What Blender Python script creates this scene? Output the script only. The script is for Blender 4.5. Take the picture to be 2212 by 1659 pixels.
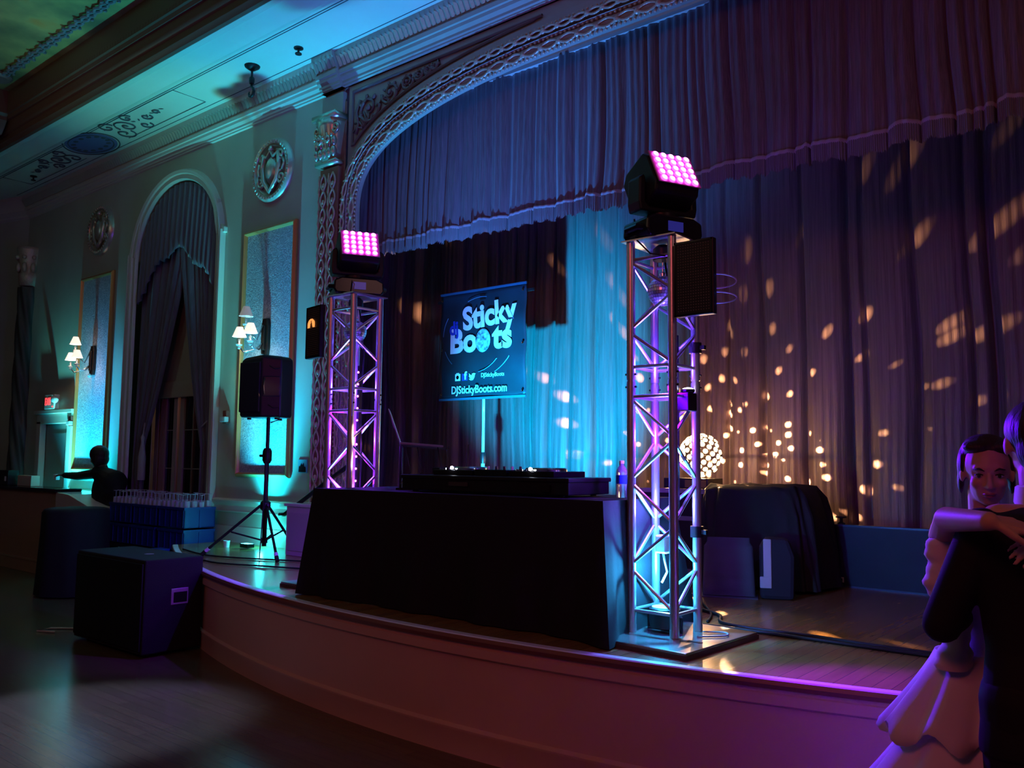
import bpy, bmesh, math, random
from mathutils import Vector, Matrix, noise
R=math.radians; PI=math.pi
random.seed(7)
sc=bpy.context.scene
for o in list(bpy.data.objects): bpy.data.objects.remove(o)
COL=sc.collection

# ------------------------------------------------------------------ camera
def cam_basis(yaw,pitch,roll):
    y,p,r=R(yaw),R(pitch),R(roll)
    f=Vector((-math.sin(y)*math.cos(p),math.cos(y)*math.cos(p),math.sin(p)))
    rt=Vector((math.cos(y),math.sin(y),0)); up=rt.cross(f)
    return rt*math.cos(r)+up*math.sin(r), -rt*math.sin(r)+up*math.cos(r), f
CR,CU,CF=cam_basis(39.55,5.12,0.56)
EYE=Vector((0,0,1.6))
cd=bpy.data.cameras.new('camera'); cam=bpy.data.objects.new('camera',cd); COL.objects.link(cam)
cd.lens=1850/2212*36; cd.sensor_width=36; cd.sensor_fit='HORIZONTAL'; cd.clip_start=.05; cd.clip_end=80
M=Matrix((CR,CU,-CF)).transposed().to_4x4(); M.translation=EYE; cam.matrix_world=M
sc.camera=cam
sc.view_settings.view_transform='Standard'; sc.view_settings.look='None'
sc.view_settings.gamma=1; sc.view_settings.exposure=0.0; sc.view_settings.use_curve_mapping=False

# ------------------------------------------------------------------ world
w=bpy.data.worlds.new('world'); sc.world=w; w.use_nodes=True
w.node_tree.nodes['Background'].inputs[0].default_value=(.55,.42,.62,1)
w.node_tree.nodes['Background'].inputs[1].default_value=.010

# ------------------------------------------------------------------ lights
def aim(o,tgt):
    o.rotation_euler=(Vector(tgt)-o.location).to_track_quat('-Z','Y').to_euler()
def spot(name,loc,tgt,col,power,angle,blend=.6,size=.03):
    l=bpy.data.lights.new(name,'SPOT'); l.color=col; l.energy=power; l.spot_size=R(angle); l.spot_blend=blend; l.shadow_soft_size=size
    o=bpy.data.objects.new(name,l); COL.objects.link(o); o.location=loc; aim(o,tgt); return o
def point(name,loc,col,power,size=.03):
    l=bpy.data.lights.new(name,'POINT'); l.color=col; l.energy=power; l.shadow_soft_size=size
    o=bpy.data.objects.new(name,l); COL.objects.link(o); o.location=loc; return o
def area(name,loc,tgt,col,power,sx,sy):
    l=bpy.data.lights.new(name,'AREA'); l.color=col; l.energy=power; l.shape='RECTANGLE'; l.size=sx; l.size_y=sy
    o=bpy.data.objects.new(name,l); COL.objects.link(o); o.location=loc; aim(o,tgt); return o
CYAN=(.02,.62,.85); BLUE=(.03,.16,1.0); VIO=(.13,.0,1.0); MAG=(1.0,.03,.9); WARM=(1.0,.55,.25); RED=(1.0,.09,.12)
# unseen coloured fill lights added to tint stage, curtain and walls
area('room_fill_red',(-.8,-2.2,4.3),(-2.4,3.8,.3),(1.0,.15,.16),30,1.2,1.2)
area('room_fill_warm',(-6,-1.5,5.2),(-6.5,5,2.5),(1.0,.62,.45),6,2,2)
area('room_fill_purple',(3.5,1.5,5.0),(-1.5,7.1,3.0),(1.0,.45,.42),11,1.5,1.5)
area('room_fill_teal',(-11.5,-1.5,5.6),(-11.5,5.6,3),(.45,.85,.9),8,2,2)
# pool of blue-grey light on the dance floor
spot('floor_spot',(-6.6,.2,5.6),(-5.45,2.45,0),(.30,.42,1.0),1250,19,.5,.06)
# uplights against the left wall
for k,(ux,uy,uz,pw) in enumerate([(-7.98,5.3,.74,1.0),(-12.35,5.25,.2,2.6)]):
    spot('wall_uplight_core',(ux,uy,uz),(ux-.02,5.60,2.5),CYAN,(420 if pw<2 else 300),52,.9,.03)
    point('wall_uplight_spill',(ux+.03,5.44,uz+.05),(.03,.75,.8),9 if uz>.5 else 3,.03)
    spot('wall_uplight_wide',(ux,uy,uz),(ux-.1,5.42,6.0),(.0,.55,.8),800*pw,80,1.0,.05)
    spot('wall_uplight_green',(ux-.06,uy,uz),(ux-1.6,5.3,6.0),(.25,.75,.25),260*pw,42,1.0,.03)
    spot('wall_uplight_blue',(ux+.06,uy,uz),(ux+1.0,5.3,6.0),(.05,.2,1.0),350*pw,42,1.0,.03)
# par on the floor behind the table, aimed at banner and curtain
spot('banner_par_core',(-4.62,4.9,1.12),(-5.35,7.5,2.55),(.0,.42,.90),2300,58,.8,.03)
spot('banner_par_blue',(-4.6,4.9,1.12),(-4.85,5.95,4.3),(.04,.26,1.0),1050,74,1.0,.04)
# lamps inside the two truss towers
for (tx,ty) in ((-5.05,4.23),(-2.38,4.21)):
    s=1 if tx<-4 else 0
    for zv,cv_,pv in ((2.55,(.04,.36,1.0),9 if s else 16),(2.15,(.12,.04,1.0),16),(1.75,(.26,.02,1.0),20),(1.35,(.30,.02,1.0) if s else (.16,.10,1.0),22 if s else 20),(1.02,(.08,.30,1.0) if s else (.03,.45,1.0),12 if s else 34)):
        point('tower_strip_light',(tx-.03,ty-.01,zv),cv_,pv*.85,.02)
    spot('tower_uplight',(tx-.02,ty+.02,.86),(tx,ty,2.8),(.03,.42,1.0),50 if s else 220,40,.6,.02)
    if s: spot('tower_violet_throw',(tx-.05,ty-.05,2.0),(-6.6,3.85,.65),VIO,150,85,.5,.03)
    else: spot('tower_violet_throw',(tx+.05,ty-.05,2.0),(-.75,3.3,1.0),VIO,850,78,.5,.03)
    spot('moving_head_beam',(tx+.17,ty-.12,3.36),(tx+3,ty-2.1,5.6),MAG,8,50,.8,.06)
# warm effect lamp on the flight case, throwing spots over the curtain
ld=point('effect_globe_light',(-3.33,6.50,1.66),(1.0,.50,.22),760,.004).data
ld.use_nodes=True; nt=ld.node_tree; nd=nt.nodes; em=nd['Emission']
tc=nd.new('ShaderNodeTexCoord'); vo=nd.new('ShaderNodeTexVoronoi'); vo.inputs['Scale'].default_value=8.5; vo.inputs['Randomness'].default_value=.8
mr=nd.new('ShaderNodeMapRange'); mr.inputs[1].default_value=.26; mr.inputs[2].default_value=.10; mr.inputs[3].default_value=.024; mr.inputs[4].default_value=3.4
nt.links.new(tc.outputs['Normal'],vo.inputs['Vector']); nt.links.new(vo.outputs['Distance'],mr.inputs[0]); sx=nd.new('ShaderNodeSeparateXYZ'); nt.links.new(tc.outputs['Normal'],sx.inputs[0]); m2=nd.new('ShaderNodeMapRange'); m2.inputs[1].default_value=.30; m2.inputs[2].default_value=.75; m2.inputs[3].default_value=1.0; m2.inputs[4].default_value=.12
ml=nd.new('ShaderNodeMath'); ml.operation='MULTIPLY'; nt.links.new(sx.outputs['Z'],m2.inputs[0]); nt.links.new(mr.outputs[0],ml.inputs[0]); nt.links.new(m2.outputs[0],ml.inputs[1])
m3=nd.new('ShaderNodeMapRange'); m3.inputs[1].default_value=.60; m3.inputs[2].default_value=.86; m3.inputs[3].default_value=1.0; m3.inputs[4].default_value=.2
mk=nd.new('ShaderNodeMath'); mk.operation='MULTIPLY'; nt.links.new(sx.outputs['X'],m3.inputs[0]); nt.links.new(ml.outputs[0],mk.inputs[0]); nt.links.new(m3.outputs[0],mk.inputs[1]); nt.links.new(mk.outputs[0],em.inputs['Strength'])
em.inputs['Color'].default_value=(1,1,1,1)
spot('stage_floor_warm',(-3.0,6.3,2.1),(-1.8,4.0,.65),(1.0,.66,.38),20,50,.9,.05)

# ------------------------------------------------------------------ materials
MATS={}
def mat(name,col,rough=.5,metal=0,spec=.5,emit=None,es=0,bump=0,bscale=20,stretch=None,vary=0,vscale=4,sheen=0,coat=0,trans=0,ior=1.45,sss=0):
    if name in MATS: return MATS[name]
    m=bpy.data.materials.new(name); m.use_nodes=True; nt=m.node_tree; b=nt.nodes['Principled BSDF']
    I=b.inputs; I['Base Color'].default_value=(*col,1); I['Roughness'].default_value=rough; I['Metallic'].default_value=metal
    I['Specular IOR Level'].default_value=spec; I['Sheen Weight'].default_value=sheen; I['Coat Weight'].default_value=coat
    I['Transmission Weight'].default_value=trans; I['IOR'].default_value=ior
    if sss: I['Subsurface Weight'].default_value=sss; I['Subsurface Scale'].default_value=.01
    if emit: I['Emission Color'].default_value=(*emit,1); I['Emission Strength'].default_value=es
    if bump or vary:
        tc=nt.nodes.new('ShaderNodeTexCoord'); mp=nt.nodes.new('ShaderNodeMapping')
        nt.links.new(tc.outputs['Object'],mp.inputs[0])
        if stretch: mp.inputs['Scale'].default_value=stretch
    if bump:
        n=nt.nodes.new('ShaderNodeTexNoise'); n.inputs['Scale'].default_value=bscale; n.inputs['Detail'].default_value=4
        nt.links.new(mp.outputs[0],n.inputs['Vector'])
        bp=nt.nodes.new('ShaderNodeBump'); bp.inputs['Strength'].default_value=bump; bp.inputs['Distance'].default_value=.01
        nt.links.new(n.outputs[0],bp.inputs['Height']); nt.links.new(bp.outputs[0],I['Normal'])
    if vary:
        n2=nt.nodes.new('ShaderNodeTexNoise'); n2.inputs['Scale'].default_value=vscale; n2.inputs['Detail'].default_value=6
        nt.links.new(mp.outputs[0],n2.inputs['Vector'])
        r=nt.nodes.new('ShaderNodeValToRGB'); r.color_ramp.elements[0].position=.3; r.color_ramp.elements[1].position=.7
        r.color_ramp.elements[0].color=tuple(c*(1-vary) for c in col)+(1,); r.color_ramp.elements[1].color=tuple(min(1,c*(1+vary)) for c in col)+(1,)
        nt.links.new(n2.outputs[0],r.inputs[0]); nt.links.new(r.outputs[0],I['Base Color'])
    MATS[name]=m; return m
def wood_mat(name,c1,c2,rough,plank=.09,axis=1):
    m=mat(name,c1,rough); nt=m.node_tree; b=nt.nodes['Principled BSDF']
    tc=nt.nodes.new('ShaderNodeTexCoord'); mp=nt.nodes.new('ShaderNodeMapping'); nt.links.new(tc.outputs['Object'],mp.inputs[0])
    if axis==0: mp.inputs['Rotation'].default_value=(0,0,PI/2)
    br=nt.nodes.new('ShaderNodeTexBrick'); br.inputs['Scale'].default_value=1; br.inputs['Brick Width'].default_value=1.4; br.inputs['Row Height'].default_value=plank
    br.inputs['Mortar Size'].default_value=.0015; br.inputs['Color1'].default_value=(*c1,1); br.inputs['Color2'].default_value=(*c2,1); br.inputs['Mortar'].default_value=tuple(x*.4 for x in c1)+(1,)
    n=nt.nodes.new('ShaderNodeTexNoise'); n.inputs['Scale'].default_value=2.5; n.inputs['Detail'].default_value=8
    mp2=nt.nodes.new('ShaderNodeMapping'); mp2.inputs['Scale'].default_value=(2,18,2) if axis==1 else (18,2,2)
    nt.links.new(tc.outputs['Object'],mp2.inputs[0]); nt.links.new(mp2.outputs[0],n.inputs['Vector'])
    mx=nt.nodes.new('ShaderNodeMix'); mx.data_type='RGBA'; mx.blend_type='MULTIPLY'; mx.inputs[0].default_value=.45
    rp=nt.nodes.new('ShaderNodeValToRGB'); rp.color_ramp.elements[0].color=(.45,.45,.45,1); rp.color_ramp.elements[1].color=(1.3,1.3,1.3,1)
    nt.links.new(mp.outputs[0],br.inputs['Vector']); nt.links.new(n.outputs[0],rp.inputs[0])
    nt.links.new(br.outputs['Color'],mx.inputs[6]); nt.links.new(rp.outputs[0],mx.inputs[7]); nt.links.new(mx.outputs[2],b.inputs['Base Color'])
    bp=nt.nodes.new('ShaderNodeBump'); bp.inputs['Strength'].default_value=.15; bp.inputs['Distance'].default_value=.003
    nt.links.new(n.outputs[0],bp.inputs['Height']); nt.links.new(bp.outputs[0],b.inputs['Normal'])
    return m
WALL=mat('painted_plaster',(.48,.47,.40),.55,vary=.08,vscale=1.5,bump=.05,bscale=8)
WALLD=mat('painted_plaster_warm',(.42,.40,.36),.55,vary=.06,vscale=2)
TRIM=mat('cream_gloss_paint',(.60,.56,.50),.35)
PROS=mat('proscenium_paint',(.40,.36,.31),.5,vary=.08,vscale=3)
RELIEF=mat('relief_dark_glaze',(.20,.15,.13),.4)
CEIL=mat('ceiling_paint',(.62,.60,.52),.6,vary=.05,vscale=1.2)
CBROWN=mat('beam_brown_paint',(.16,.08,.055),.45)
GOLD=mat('aged_gilding',(.62,.50,.36),.33,.3,bump=.6,bscale=60)
GILT=mat('gilt_frame',(.60,.27,.10),.35,.5)
SILV=mat('silver_leaf',(.60,.58,.48),.3,.6)
PAINTL=mat('ceiling_stencil_paint',(.08,.07,.09),.6)
PAINTO=mat('ceiling_oval_paint',(.13,.14,.30),.6)
PAINTP=mat('ceiling_panel_paint',(.62,.60,.40),.6)
CURT=mat('stage_curtain_satin',(.185,.135,.135),.40,.0,.6,bump=.35,bscale=9,stretch=(14,14,.35),sheen=.2,vary=.25,vscale=6)
VAL=mat('valance_satin',(.175,.135,.150),.40,.0,.6,bump=.5,bscale=12,stretch=(16,16,.3),sheen=.2,vary=.35,vscale=9)
FRINGE=mat('fringe_thread',(.22,.21,.22),.6)
DRAPE=mat('window_drape_velvet',(.13,.10,.16),.6,bump=.3,bscale=9,stretch=(10,10,.4),sheen=.3,vary=.2)
SHADE=mat('roman_shade_linen',(.42,.36,.28),.8)
SHEER=mat('sheer_curtain',(.30,.16,.18),.8)
GLASSD=mat('dark_window_glass',(.01,.012,.012),.05,.0,.8)
MUNT=mat('window_bar_metal',(.75,.72,.66),.25,.7)
STAGEW=wood_mat('stage_boards',(.30,.18,.055),(.24,.145,.045),.24,.075,0)
FLOORW=wood_mat('dance_floor_boards',(.15,.105,.055),(.12,.085,.048),.22,.08,1)
FASC=mat('stage_front_paint',(.68,.42,.33),.5,vary=.04,vscale=2)
NOSE=mat('stage_nosing_wood',(.22,.08,.06),.35)
NOSET=mat('nosing_white_edge',(.75,.73,.78),.4)
BLK=mat('black_plastic',(.012,.012,.014),.4)
BLKG=mat('black_gloss',(.01,.01,.012),.15)
BLKM=mat('black_powder_metal',(.015,.015,.017),.45,.3)
CARPET=mat('black_speaker_carpet',(.012,.011,.013),.85,bump=.5,bscale=200)
CLOTH=mat('black_tablecloth',(.009,.008,.013),.85,bump=.1,bscale=40)
ALU=mat('truss_aluminium',(.72,.71,.74),.33,.85,bump=.05,bscale=60)
STEEL=mat('steel_plate',(.42,.40,.38),.25,.8,vary=.12,vscale=6)
CHROME=mat('chrome',(.8,.8,.82),.12,1)
MIRR=mat('mirror_tile',(.9,.92,.95),.34,1)
GROUT=mat('mirror_ball_grout',(.02,.02,.025),.6)
LENS=mat('pink_lens',(.9,.2,.9),.3,emit=(1.0,.16,.82),es=5.0)
nt=LENS.node_tree; b=nt.nodes['Principled BSDF']
tc=nt.nodes.new('ShaderNodeTexCoord'); vl=nt.nodes.new('ShaderNodeVectorMath'); vl.operation='LENGTH'; nt.links.new(tc.outputs['Object'],vl.inputs[0])
mr=nt.nodes.new('ShaderNodeMapRange'); mr.inputs[1].default_value=.0125; mr.inputs[2].default_value=.0205; nt.links.new(vl.outputs['Value'],mr.inputs[0])
rp=nt.nodes.new('ShaderNodeValToRGB'); rp.color_ramp.elements[0].color=(1,.75,1,1); rp.color_ramp.elements[1].color=(1,.04,.75,1); nt.links.new(mr.outputs[0],rp.inputs[0]); nt.links.new(rp.outputs[0],b.inputs['Emission Color'])
LENSW=mat('small_white_led',(1,1,1),.3,emit=(.85,.9,1.0),es=14)
LEDP=mat('pink_led',(1,.3,.8),.3,emit=(1.0,.15,.75),es=9)
AMBER=mat('amber_led',(.8,.4,.1),.4,emit=(1.0,.38,.10),es=1.0)
DOTG=mat('led_dot_unlit',(.25,.20,.16),.4)
BULB=mat('warm_bulb',(1,.8,.5),.3,emit=(1.0,.62,.28),es=9)
SHADEL=mat('lit_lampshade',(.9,.8,.7),.7,emit=(1.0,.80,.66),es=1.15)
SHADEC=mat('faint_glow_lampshade',(.75,.75,.72),.7,emit=(.8,.75,.65),es=.18)  # faint emission painted in; no bulb sits in this shade
BRONZE=mat('dark_bronze',(.05,.03,.025),.35,.6)
CRYST=mat('crystal_glass',(.85,.95,1.0),.05,trans=.7,ior=1.5)
GLASS=mat('drinking_glass',(.9,.95,1.0),.06,trans=.65,ior=1.45)
CRATE=mat('blue_plastic_crate',(.01,.035,.20),.4)
BARW=mat('bar_front_panel',(.42,.22,.14),.55,vary=.05)
BARL=mat('bar_end_laminate',(.62,.48,.38),.5)
SKIN=mat('skin',(.62,.36,.27),.5,sss=.05)
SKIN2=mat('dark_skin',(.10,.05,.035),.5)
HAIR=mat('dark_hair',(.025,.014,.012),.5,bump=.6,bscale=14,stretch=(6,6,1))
SUIT=mat('black_suit',(.008,.008,.009),.8)
SHIRT=mat('white_shirt',(.8,.8,.8),.7)
DRESS=mat('white_tulle_dress',(.85,.80,.90),.75,bump=.2,bscale=14)
DARKEYE=mat('eye_dark',(.03,.02,.02),.25)
EYEW=mat('eye_white',(.6,.55,.55),.3)
LIPS=mat('lips',(.36,.10,.11),.45)
WHITEP=mat('white_plastic',(.75,.75,.75),.4)
REDL=mat('red_exit_letters',(1,.1,.1),.4,emit=(1.0,.05,.06),es=1.6)
GREYB=mat('grey_padded_nylon',(.09,.08,.10),.8,bump=.3,bscale=30)
STRIPE=mat('pale_strap',(.55,.48,.52),.7)
BLUEC=mat('navy_case',(.010,.016,.05),.5,vary=.2,vscale=3)
CABLE=mat('black_cable',(.01,.01,.01),.5)
WIREB=mat('pale_blue_cable',(.45,.45,.9),.4)
DOORP=mat('door_paint',(.30,.29,.27),.5)
PLASTW=mat('clear_bottle',(.75,.85,1.0),.08,trans=.75,ior=1.35)
LABELB=mat('blue_bottle_label',(.02,.06,.7),.4)

# ------------------------------------------------------------------ mesh helpers
class MB:
    def __init__(s): s.v=[]; s.f=[]
    def add(s,vs,fs):
        n=len(s.v); s.v+= [tuple(v) for v in vs]; s.f+=[tuple(i+n for i in f) for f in fs]; return s
    def box(s,x0,x1,y0,y1,z0,z1,M=None):
        vs=[Vector((x,y,z)) for z in (z0,z1) for y in (y0,y1) for x in (x0,x1)]
        if M: vs=[M@v for v in vs]
        return s.add(vs,[(0,2,3,1),(4,5,7,6),(0,1,5,4),(2,6,7,3),(0,4,6,2),(1,3,7,5)])
    def tube(s,p,r,n=8,caps=True,closed=False):
        p=[Vector(a) for a in p]; m=len(p); rr=r if isinstance(r,(list,tuple)) else [r]*m
        t0=(p[1]-p[0]).normalized(); up=Vector((0,0,1)) if abs(t0.z)<.9 else Vector((1,0,0))
        a=t0.cross(up).normalized(); vs=[]
        for i in range(m):
            if closed: t=(p[(i+1)%m]-p[i-1])
            else: t=p[min(i+1,m-1)]-p[max(i-1,0)]
            if t.length<1e-9: t=t0
            t.normalize(); a=(a-t*a.dot(t)); 
            if a.length<1e-6: a=t.orthogonal()
            a.normalize(); b=t.cross(a)
            for k in range(n):
                c=2*PI*k/n; vs.append(p[i]+(a*math.cos(c)+b*math.sin(c))*rr[i])
        fs=[]
        L=m if closed else m-1
        for i in range(L):
            j=(i+1)%m
            for k in range(n): fs.append((i*n+k,i*n+(k+1)%n,j*n+(k+1)%n,j*n+k))
        if caps and not closed: fs.append(tuple(range(n))[::-1]); fs.append(tuple((m-1)*n+k for k in range(n)))
        return s.add(vs,fs)
    def lathe(s,prof,n=20,M=None,a0=0,a1=2*PI,caps=True):
        full=abs(a1-a0-2*PI)<1e-6; k=n if full else n+1; vs=[]
        for (r,z) in prof:
            for i in range(k):
                a=a0+(a1-a0)*i/n; v=Vector((r*math.cos(a),r*math.sin(a),z)); vs.append(M@v if M else v)
        fs=[]
        for j in range(len(prof)-1):
            for i in range(n):
                i2=(i+1)%k; fs.append((j*k+i,j*k+i2,(j+1)*k+i2,(j+1)*k+i))
        if prof[0][0]>1e-5 and full and caps: fs.append(tuple(range(k))[::-1])
        if prof[-1][0]>1e-5 and full and caps: fs.append(tuple((len(prof)-1)*k+i for i in range(k)))
        return s.add(vs,fs)
    def ball(s,c,r,n=12,m=8,M=None):
        r=(r,r,r) if not isinstance(r,(tuple,list)) else r
        T=Matrix.Translation(c)@(M or Matrix.Identity(4))@Matrix.Diagonal((*r,1))
        return s.lathe([(max(math.sin(PI*i/m),1e-6 if i in(0,m) else 0),-math.cos(PI*i/m)) for i in range(m+1)],n,T)
    def grid(s,rows):
        m=len(rows); n=len(rows[0]); vs=[v for r in rows for v in r]
        return s.add(vs,[(i*n+j,i*n+j+1,(i+1)*n+j+1,(i+1)*n+j) for i in range(m-1) for j in range(n-1)])
    def prism(s,poly,h0,h1,axis='y',M=None):
        n=len(poly); vs=[]
        for h in (h0,h1):
            for (a,b) in poly:
                v=Vector((a,h,b)) if axis=='y' else (Vector((a,b,h)) if axis=='z' else Vector((h,a,b)))
                vs.append(M@v if M else v)
        fs=[tuple(range(n)),tuple(range(2*n-1,n-1,-1))]+[(i,(i+1)%n,n+(i+1)%n,n+i)[::-1] for i in range(n)]
        return s.add(vs,fs)
    def sweep(s,prof,path):
        """prof points (u,v) with u outward in -Y, v along the in-plane normal; path: list of ((x,z),(nx,nz)); y base given in prof"""
        rows=[[ (p[0]+n[0]*v,u,p[1]+n[1]*v) for (u,v) in prof] for p,n in path]
        return s.grid(rows)
    def build(s,name,m,parent=None,smooth=False,bevel=0,loc=None,solid=0,subs=0):
        me=bpy.data.meshes.new(name); me.from_pydata(s.v,[],s.f); me.update()
        bm=bmesh.new(); bm.from_mesh(me); bmesh.ops.remove_doubles(bm,verts=bm.verts,dist=1e-6); bmesh.ops.recalc_face_normals(bm,faces=bm.faces); bm.to_mesh(me); bm.free()
        o=bpy.data.objects.new(name,me); COL.objects.link(o); me.materials.append(m)
        if smooth:
            for p in me.polygons: p.use_smooth=True
            if smooth!='all': 
                try: me.set_sharp_from_angle(angle=R(40))
                except Exception: pass
        if parent: o.parent=parent
        if loc: o.location=loc
        if bevel:
            b=o.modifiers.new('bevel','BEVEL'); b.width=bevel; b.segments=2; b.limit_method='ANGLE'
        if solid:
            b=o.modifiers.new('solid','SOLIDIFY'); b.thickness=solid; b.offset=0
        return o
def thing(name,label,cat,loc=(0,0,0),rz=0,group=None):
    o=bpy.data.objects.new(name,None); COL.objects.link(o); o.location=loc; o.rotation_euler=(0,0,rz); o.empty_display_size=.1
    o['label']=label; o['category']=cat
    if group: o['group']=group
    return o
def tag(o,label,cat,group=None,kind=None):
    o['label']=label; o['category']=cat
    if group: o['group']=group
    if kind: o['kind']=kind
    return o
def struct(o,label=None,cat=None):
    o['kind']='structure'
    if label: o['label']=label; o['category']=cat or 'wall'
    return o
def dup(root,loc=None,rz=None,label=None,group=None):
    def rec(o,par):
        c=o.copy(); COL.objects.link(c); c.parent=par
        for ch in [x for x in bpy.data.objects if x.parent==o]: rec(ch,c)
        return c
    r=rec(root,None)
    if loc is not None: r.location=loc
    if rz is not None: r.rotation_euler=(0,0,rz)
    if label: r['label']=label
    if group: r['group']=group
    return r
def spiral(c,r0,r1,turns,n=28,sgn=1,a0=0):
    return [(c[0]+(r0+(r1-r0)*i/n)*math.cos(a0+sgn*2*PI*turns*i/n),c[1]+(r0+(r1-r0)*i/n)*math.sin(a0+sgn*2*PI*turns*i/n)) for i in range(n+1)]

# ------------------------------------------------------------------ setting: floor, ceiling, walls
D=5.6            # wall plane
SZ=.65           # stage height
XC=-3.5
def ys(x): return 3.53+.052*(x+3.6)**2
o=MB().box(-26,6,-6,9.2,-.1,0).build('floor',FLOORW); struct(o,'dark glossy wooden dance floor','floor')

# left wall with arched window opening: built from pieces round the opening
WX0,WX1=-11.25,-9.28      # window opening
WC=(WX0+WX1)/2; WR=(WX1-WX0)/2
WS=4.25                    # spring line
wa=MB()
Y0,Y1=D,D+.35
wa.box(-15.0,-14.05,Y0,Y1,0,6.0); wa.box(-14.05,-13.05,Y0,Y1,2.15,6.0)
wa.box(-13.05,WX0,Y0,Y1,0,6.0); wa.box(WX1,-7.25,Y0,Y1,0,6.0)
# arch head
n=24; arc=[(WC-WR*math.cos(PI*i/n),WS+ .92*math.sin(PI*i/n)) for i in range(n+1)]
poly=arc+[(WX1,6.0),(WX0,6.0)]
for i in range(n):
    wa.prism([arc[i],arc[i+1],(arc[i+1][0],6.0),(arc[i][0],6.0)],Y0,Y1)
wa.box(-15.0,-7.25,Y0,Y1,5.9,6.1)
struct(wa.build('wall_back',WALL),'painted plaster wall with sconces and tall window, left of the stage')
# bent wall beyond the far pilaster
dx,dy=-.958,-.285
A=Vector((-15.0,D,0)); B=A+Vector((dx,dy,0))*9
wl=MB(); nrm=Vector((-dy,dx,0))*-1
wl.add([A,B,B+Vector((0,0,6.1)),A+Vector((0,0,6.1)),A+Vector((0,.35,0)),B+Vector((0,.35,0)),B+Vector((0,.35,6.1)),A+Vector((0,.35,6.1))],[(0,1,2,3),(4,7,6,5),(0,4,5,1),(3,2,6,7),(1,5,6,2),(0,3,7,4)])
struct(wl.build('wall_left',WALL),'angled plaster wall at the far left')
# room shell out of view
struct(MB().box(-26,6,-6.2,-6,-.1,7).build('wall_front',WALLD),'plaster wall behind the camera')
struct(MB().box(6,6.2,-6,9.2,-.1,7).build('wall_right',WALLD),'plaster wall on the right side')
struct(MB().box(-26.2,-26,-6,9.2,-.1,7).build('wall_end',WALLD),'plaster wall at the far end')
struct(MB().box(-15,6,7.75,7.95,0,6.6).build('wall_rear',PROS),'wall behind the stage curtain')
# stage-side room behind the back wall (through the window)
struct(MB().box(-15,-8.35,6.6,6.7,0,6.0).build('wall_corridor',WALLD),'corridor wall seen through the window')

# ceiling over the wall bay and the coffered beams
def sweep_x(prof,x0,x1):
    return MB().grid([[(x0,y,z) for y,z in prof],[(x1,y,z) for y,z in prof]])
CZ=5.85
o=MB().box(-26,6,4.80,D+.4,CZ,CZ+.1).build('ceiling',CEIL); struct(o,'painted flat ceiling bay beside the wall','ceiling')
# mouldings between flat ceiling and beam (cove), lit from the wall
cove=[(4.98,CZ+.05),(4.98,CZ-.015),(4.955,CZ-.03),(4.94,CZ-.02),(4.90,CZ-.03),(4.90,CZ-.06),(4.86,CZ-.065),(4.80,CZ-.075),(4.66,CZ-.055),(4.64,CZ-.085),(4.60,CZ-.10),(4.56,CZ-.10),(4.54,CZ-.13)]
cove2=[(4.54,CZ-.13),(4.50,CZ-.15),(4.45,CZ-.14),(4.43,CZ-.11),(4.40,CZ-.09),(4.40,CZ-.02),(4.36,CZ),(4.34,CZ+.04),(4.34,CZ+.12),(4.30,CZ+.13),(4.28,CZ+.17),(4.25,CZ+.18),(4.25,CZ+.50)]
cove=[(4.80-(4.98-y)*(.50/.44),z) for y,z in cove]; cove2=[(4.30-(4.54-y)*.65,z) for y,z in cove2]
struct(sweep_x(cove,-26,6).build('trim_1',CEIL,smooth=True),'pale moulded cove of the ceiling beam','moulding')
bm=sweep_x(cove2,-26,6)
for i in range(150):   # dentil beads along the beam
    x=-14.5+i*.06; bm.box(x,x+.03,4.11,4.13,CZ+.19,CZ+.23)
struct(bm.build('trim_2',CBROWN,smooth=True),'dark brown moulded ceiling beam','moulding')
# cross beam closing the coffer
cb=MB().grid([[(-11.95-y,yy,z) for (y,z) in [(0,CZ+.5),(0,CZ+.18),(.05,CZ+.15),(.05,CZ+.1),(.12,CZ+.02),(.2,CZ-.05),(.9,CZ-.05),(1.0,CZ+.1),(1.05,CZ+.5)]] for yy in (4.13,-6)])
struct(cb.build('trim_3',CBROWN),'brown cross beam closing the painted ceiling panel','moulding')
# coffer ceiling painted in clouds of green, ochre and blue
m=mat('coffer_painting',(.3,.32,.12),.6); nt=m.node_tree; b=nt.nodes['Principled BSDF']
tc=nt.nodes.new('ShaderNodeTexCoord'); nz=nt.nodes.new('ShaderNodeTexNoise'); nz.inputs['Scale'].default_value=1.1; nz.inputs['Detail'].default_value=5
rp=nt.nodes.new('ShaderNodeValToRGB'); cr=rp.color_ramp; cr.elements[0].position=.36; cr.elements[0].color=(.12,.13,.07,1); cr.elements[1].position=.66; cr.elements[1].color=(.62,.26,.05,1)
e=cr.elements.new(.46); e.color=(.24,.24,.10,1); e=cr.elements.new(.56); e.color=(.42,.36,.13,1)
nt.links.new(tc.outputs['Object'],nz.inputs['Vector']); nt.links.new(nz.outputs[0],rp.inputs[0]); nt.links.new(rp.outputs[0],b.inputs['Base Color'])
o=MB().box(-26,6,-6,4.16,CZ+.48,CZ+.55).build('ceiling_panel',m); struct(o,'painted green and ochre ceiling panel','ceiling')
# unseen fill lights added to brighten the painted panel
point('coffer_fill',(-10.2,3.0,5.2),(1.0,.85,.6),3.0,.1)
spot('coffer_blue_spot',(-9.6,3.2,4.6),(-9.6,4.0,6.4),(.2,.5,1.0),7,50,1.0,.05)
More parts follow.
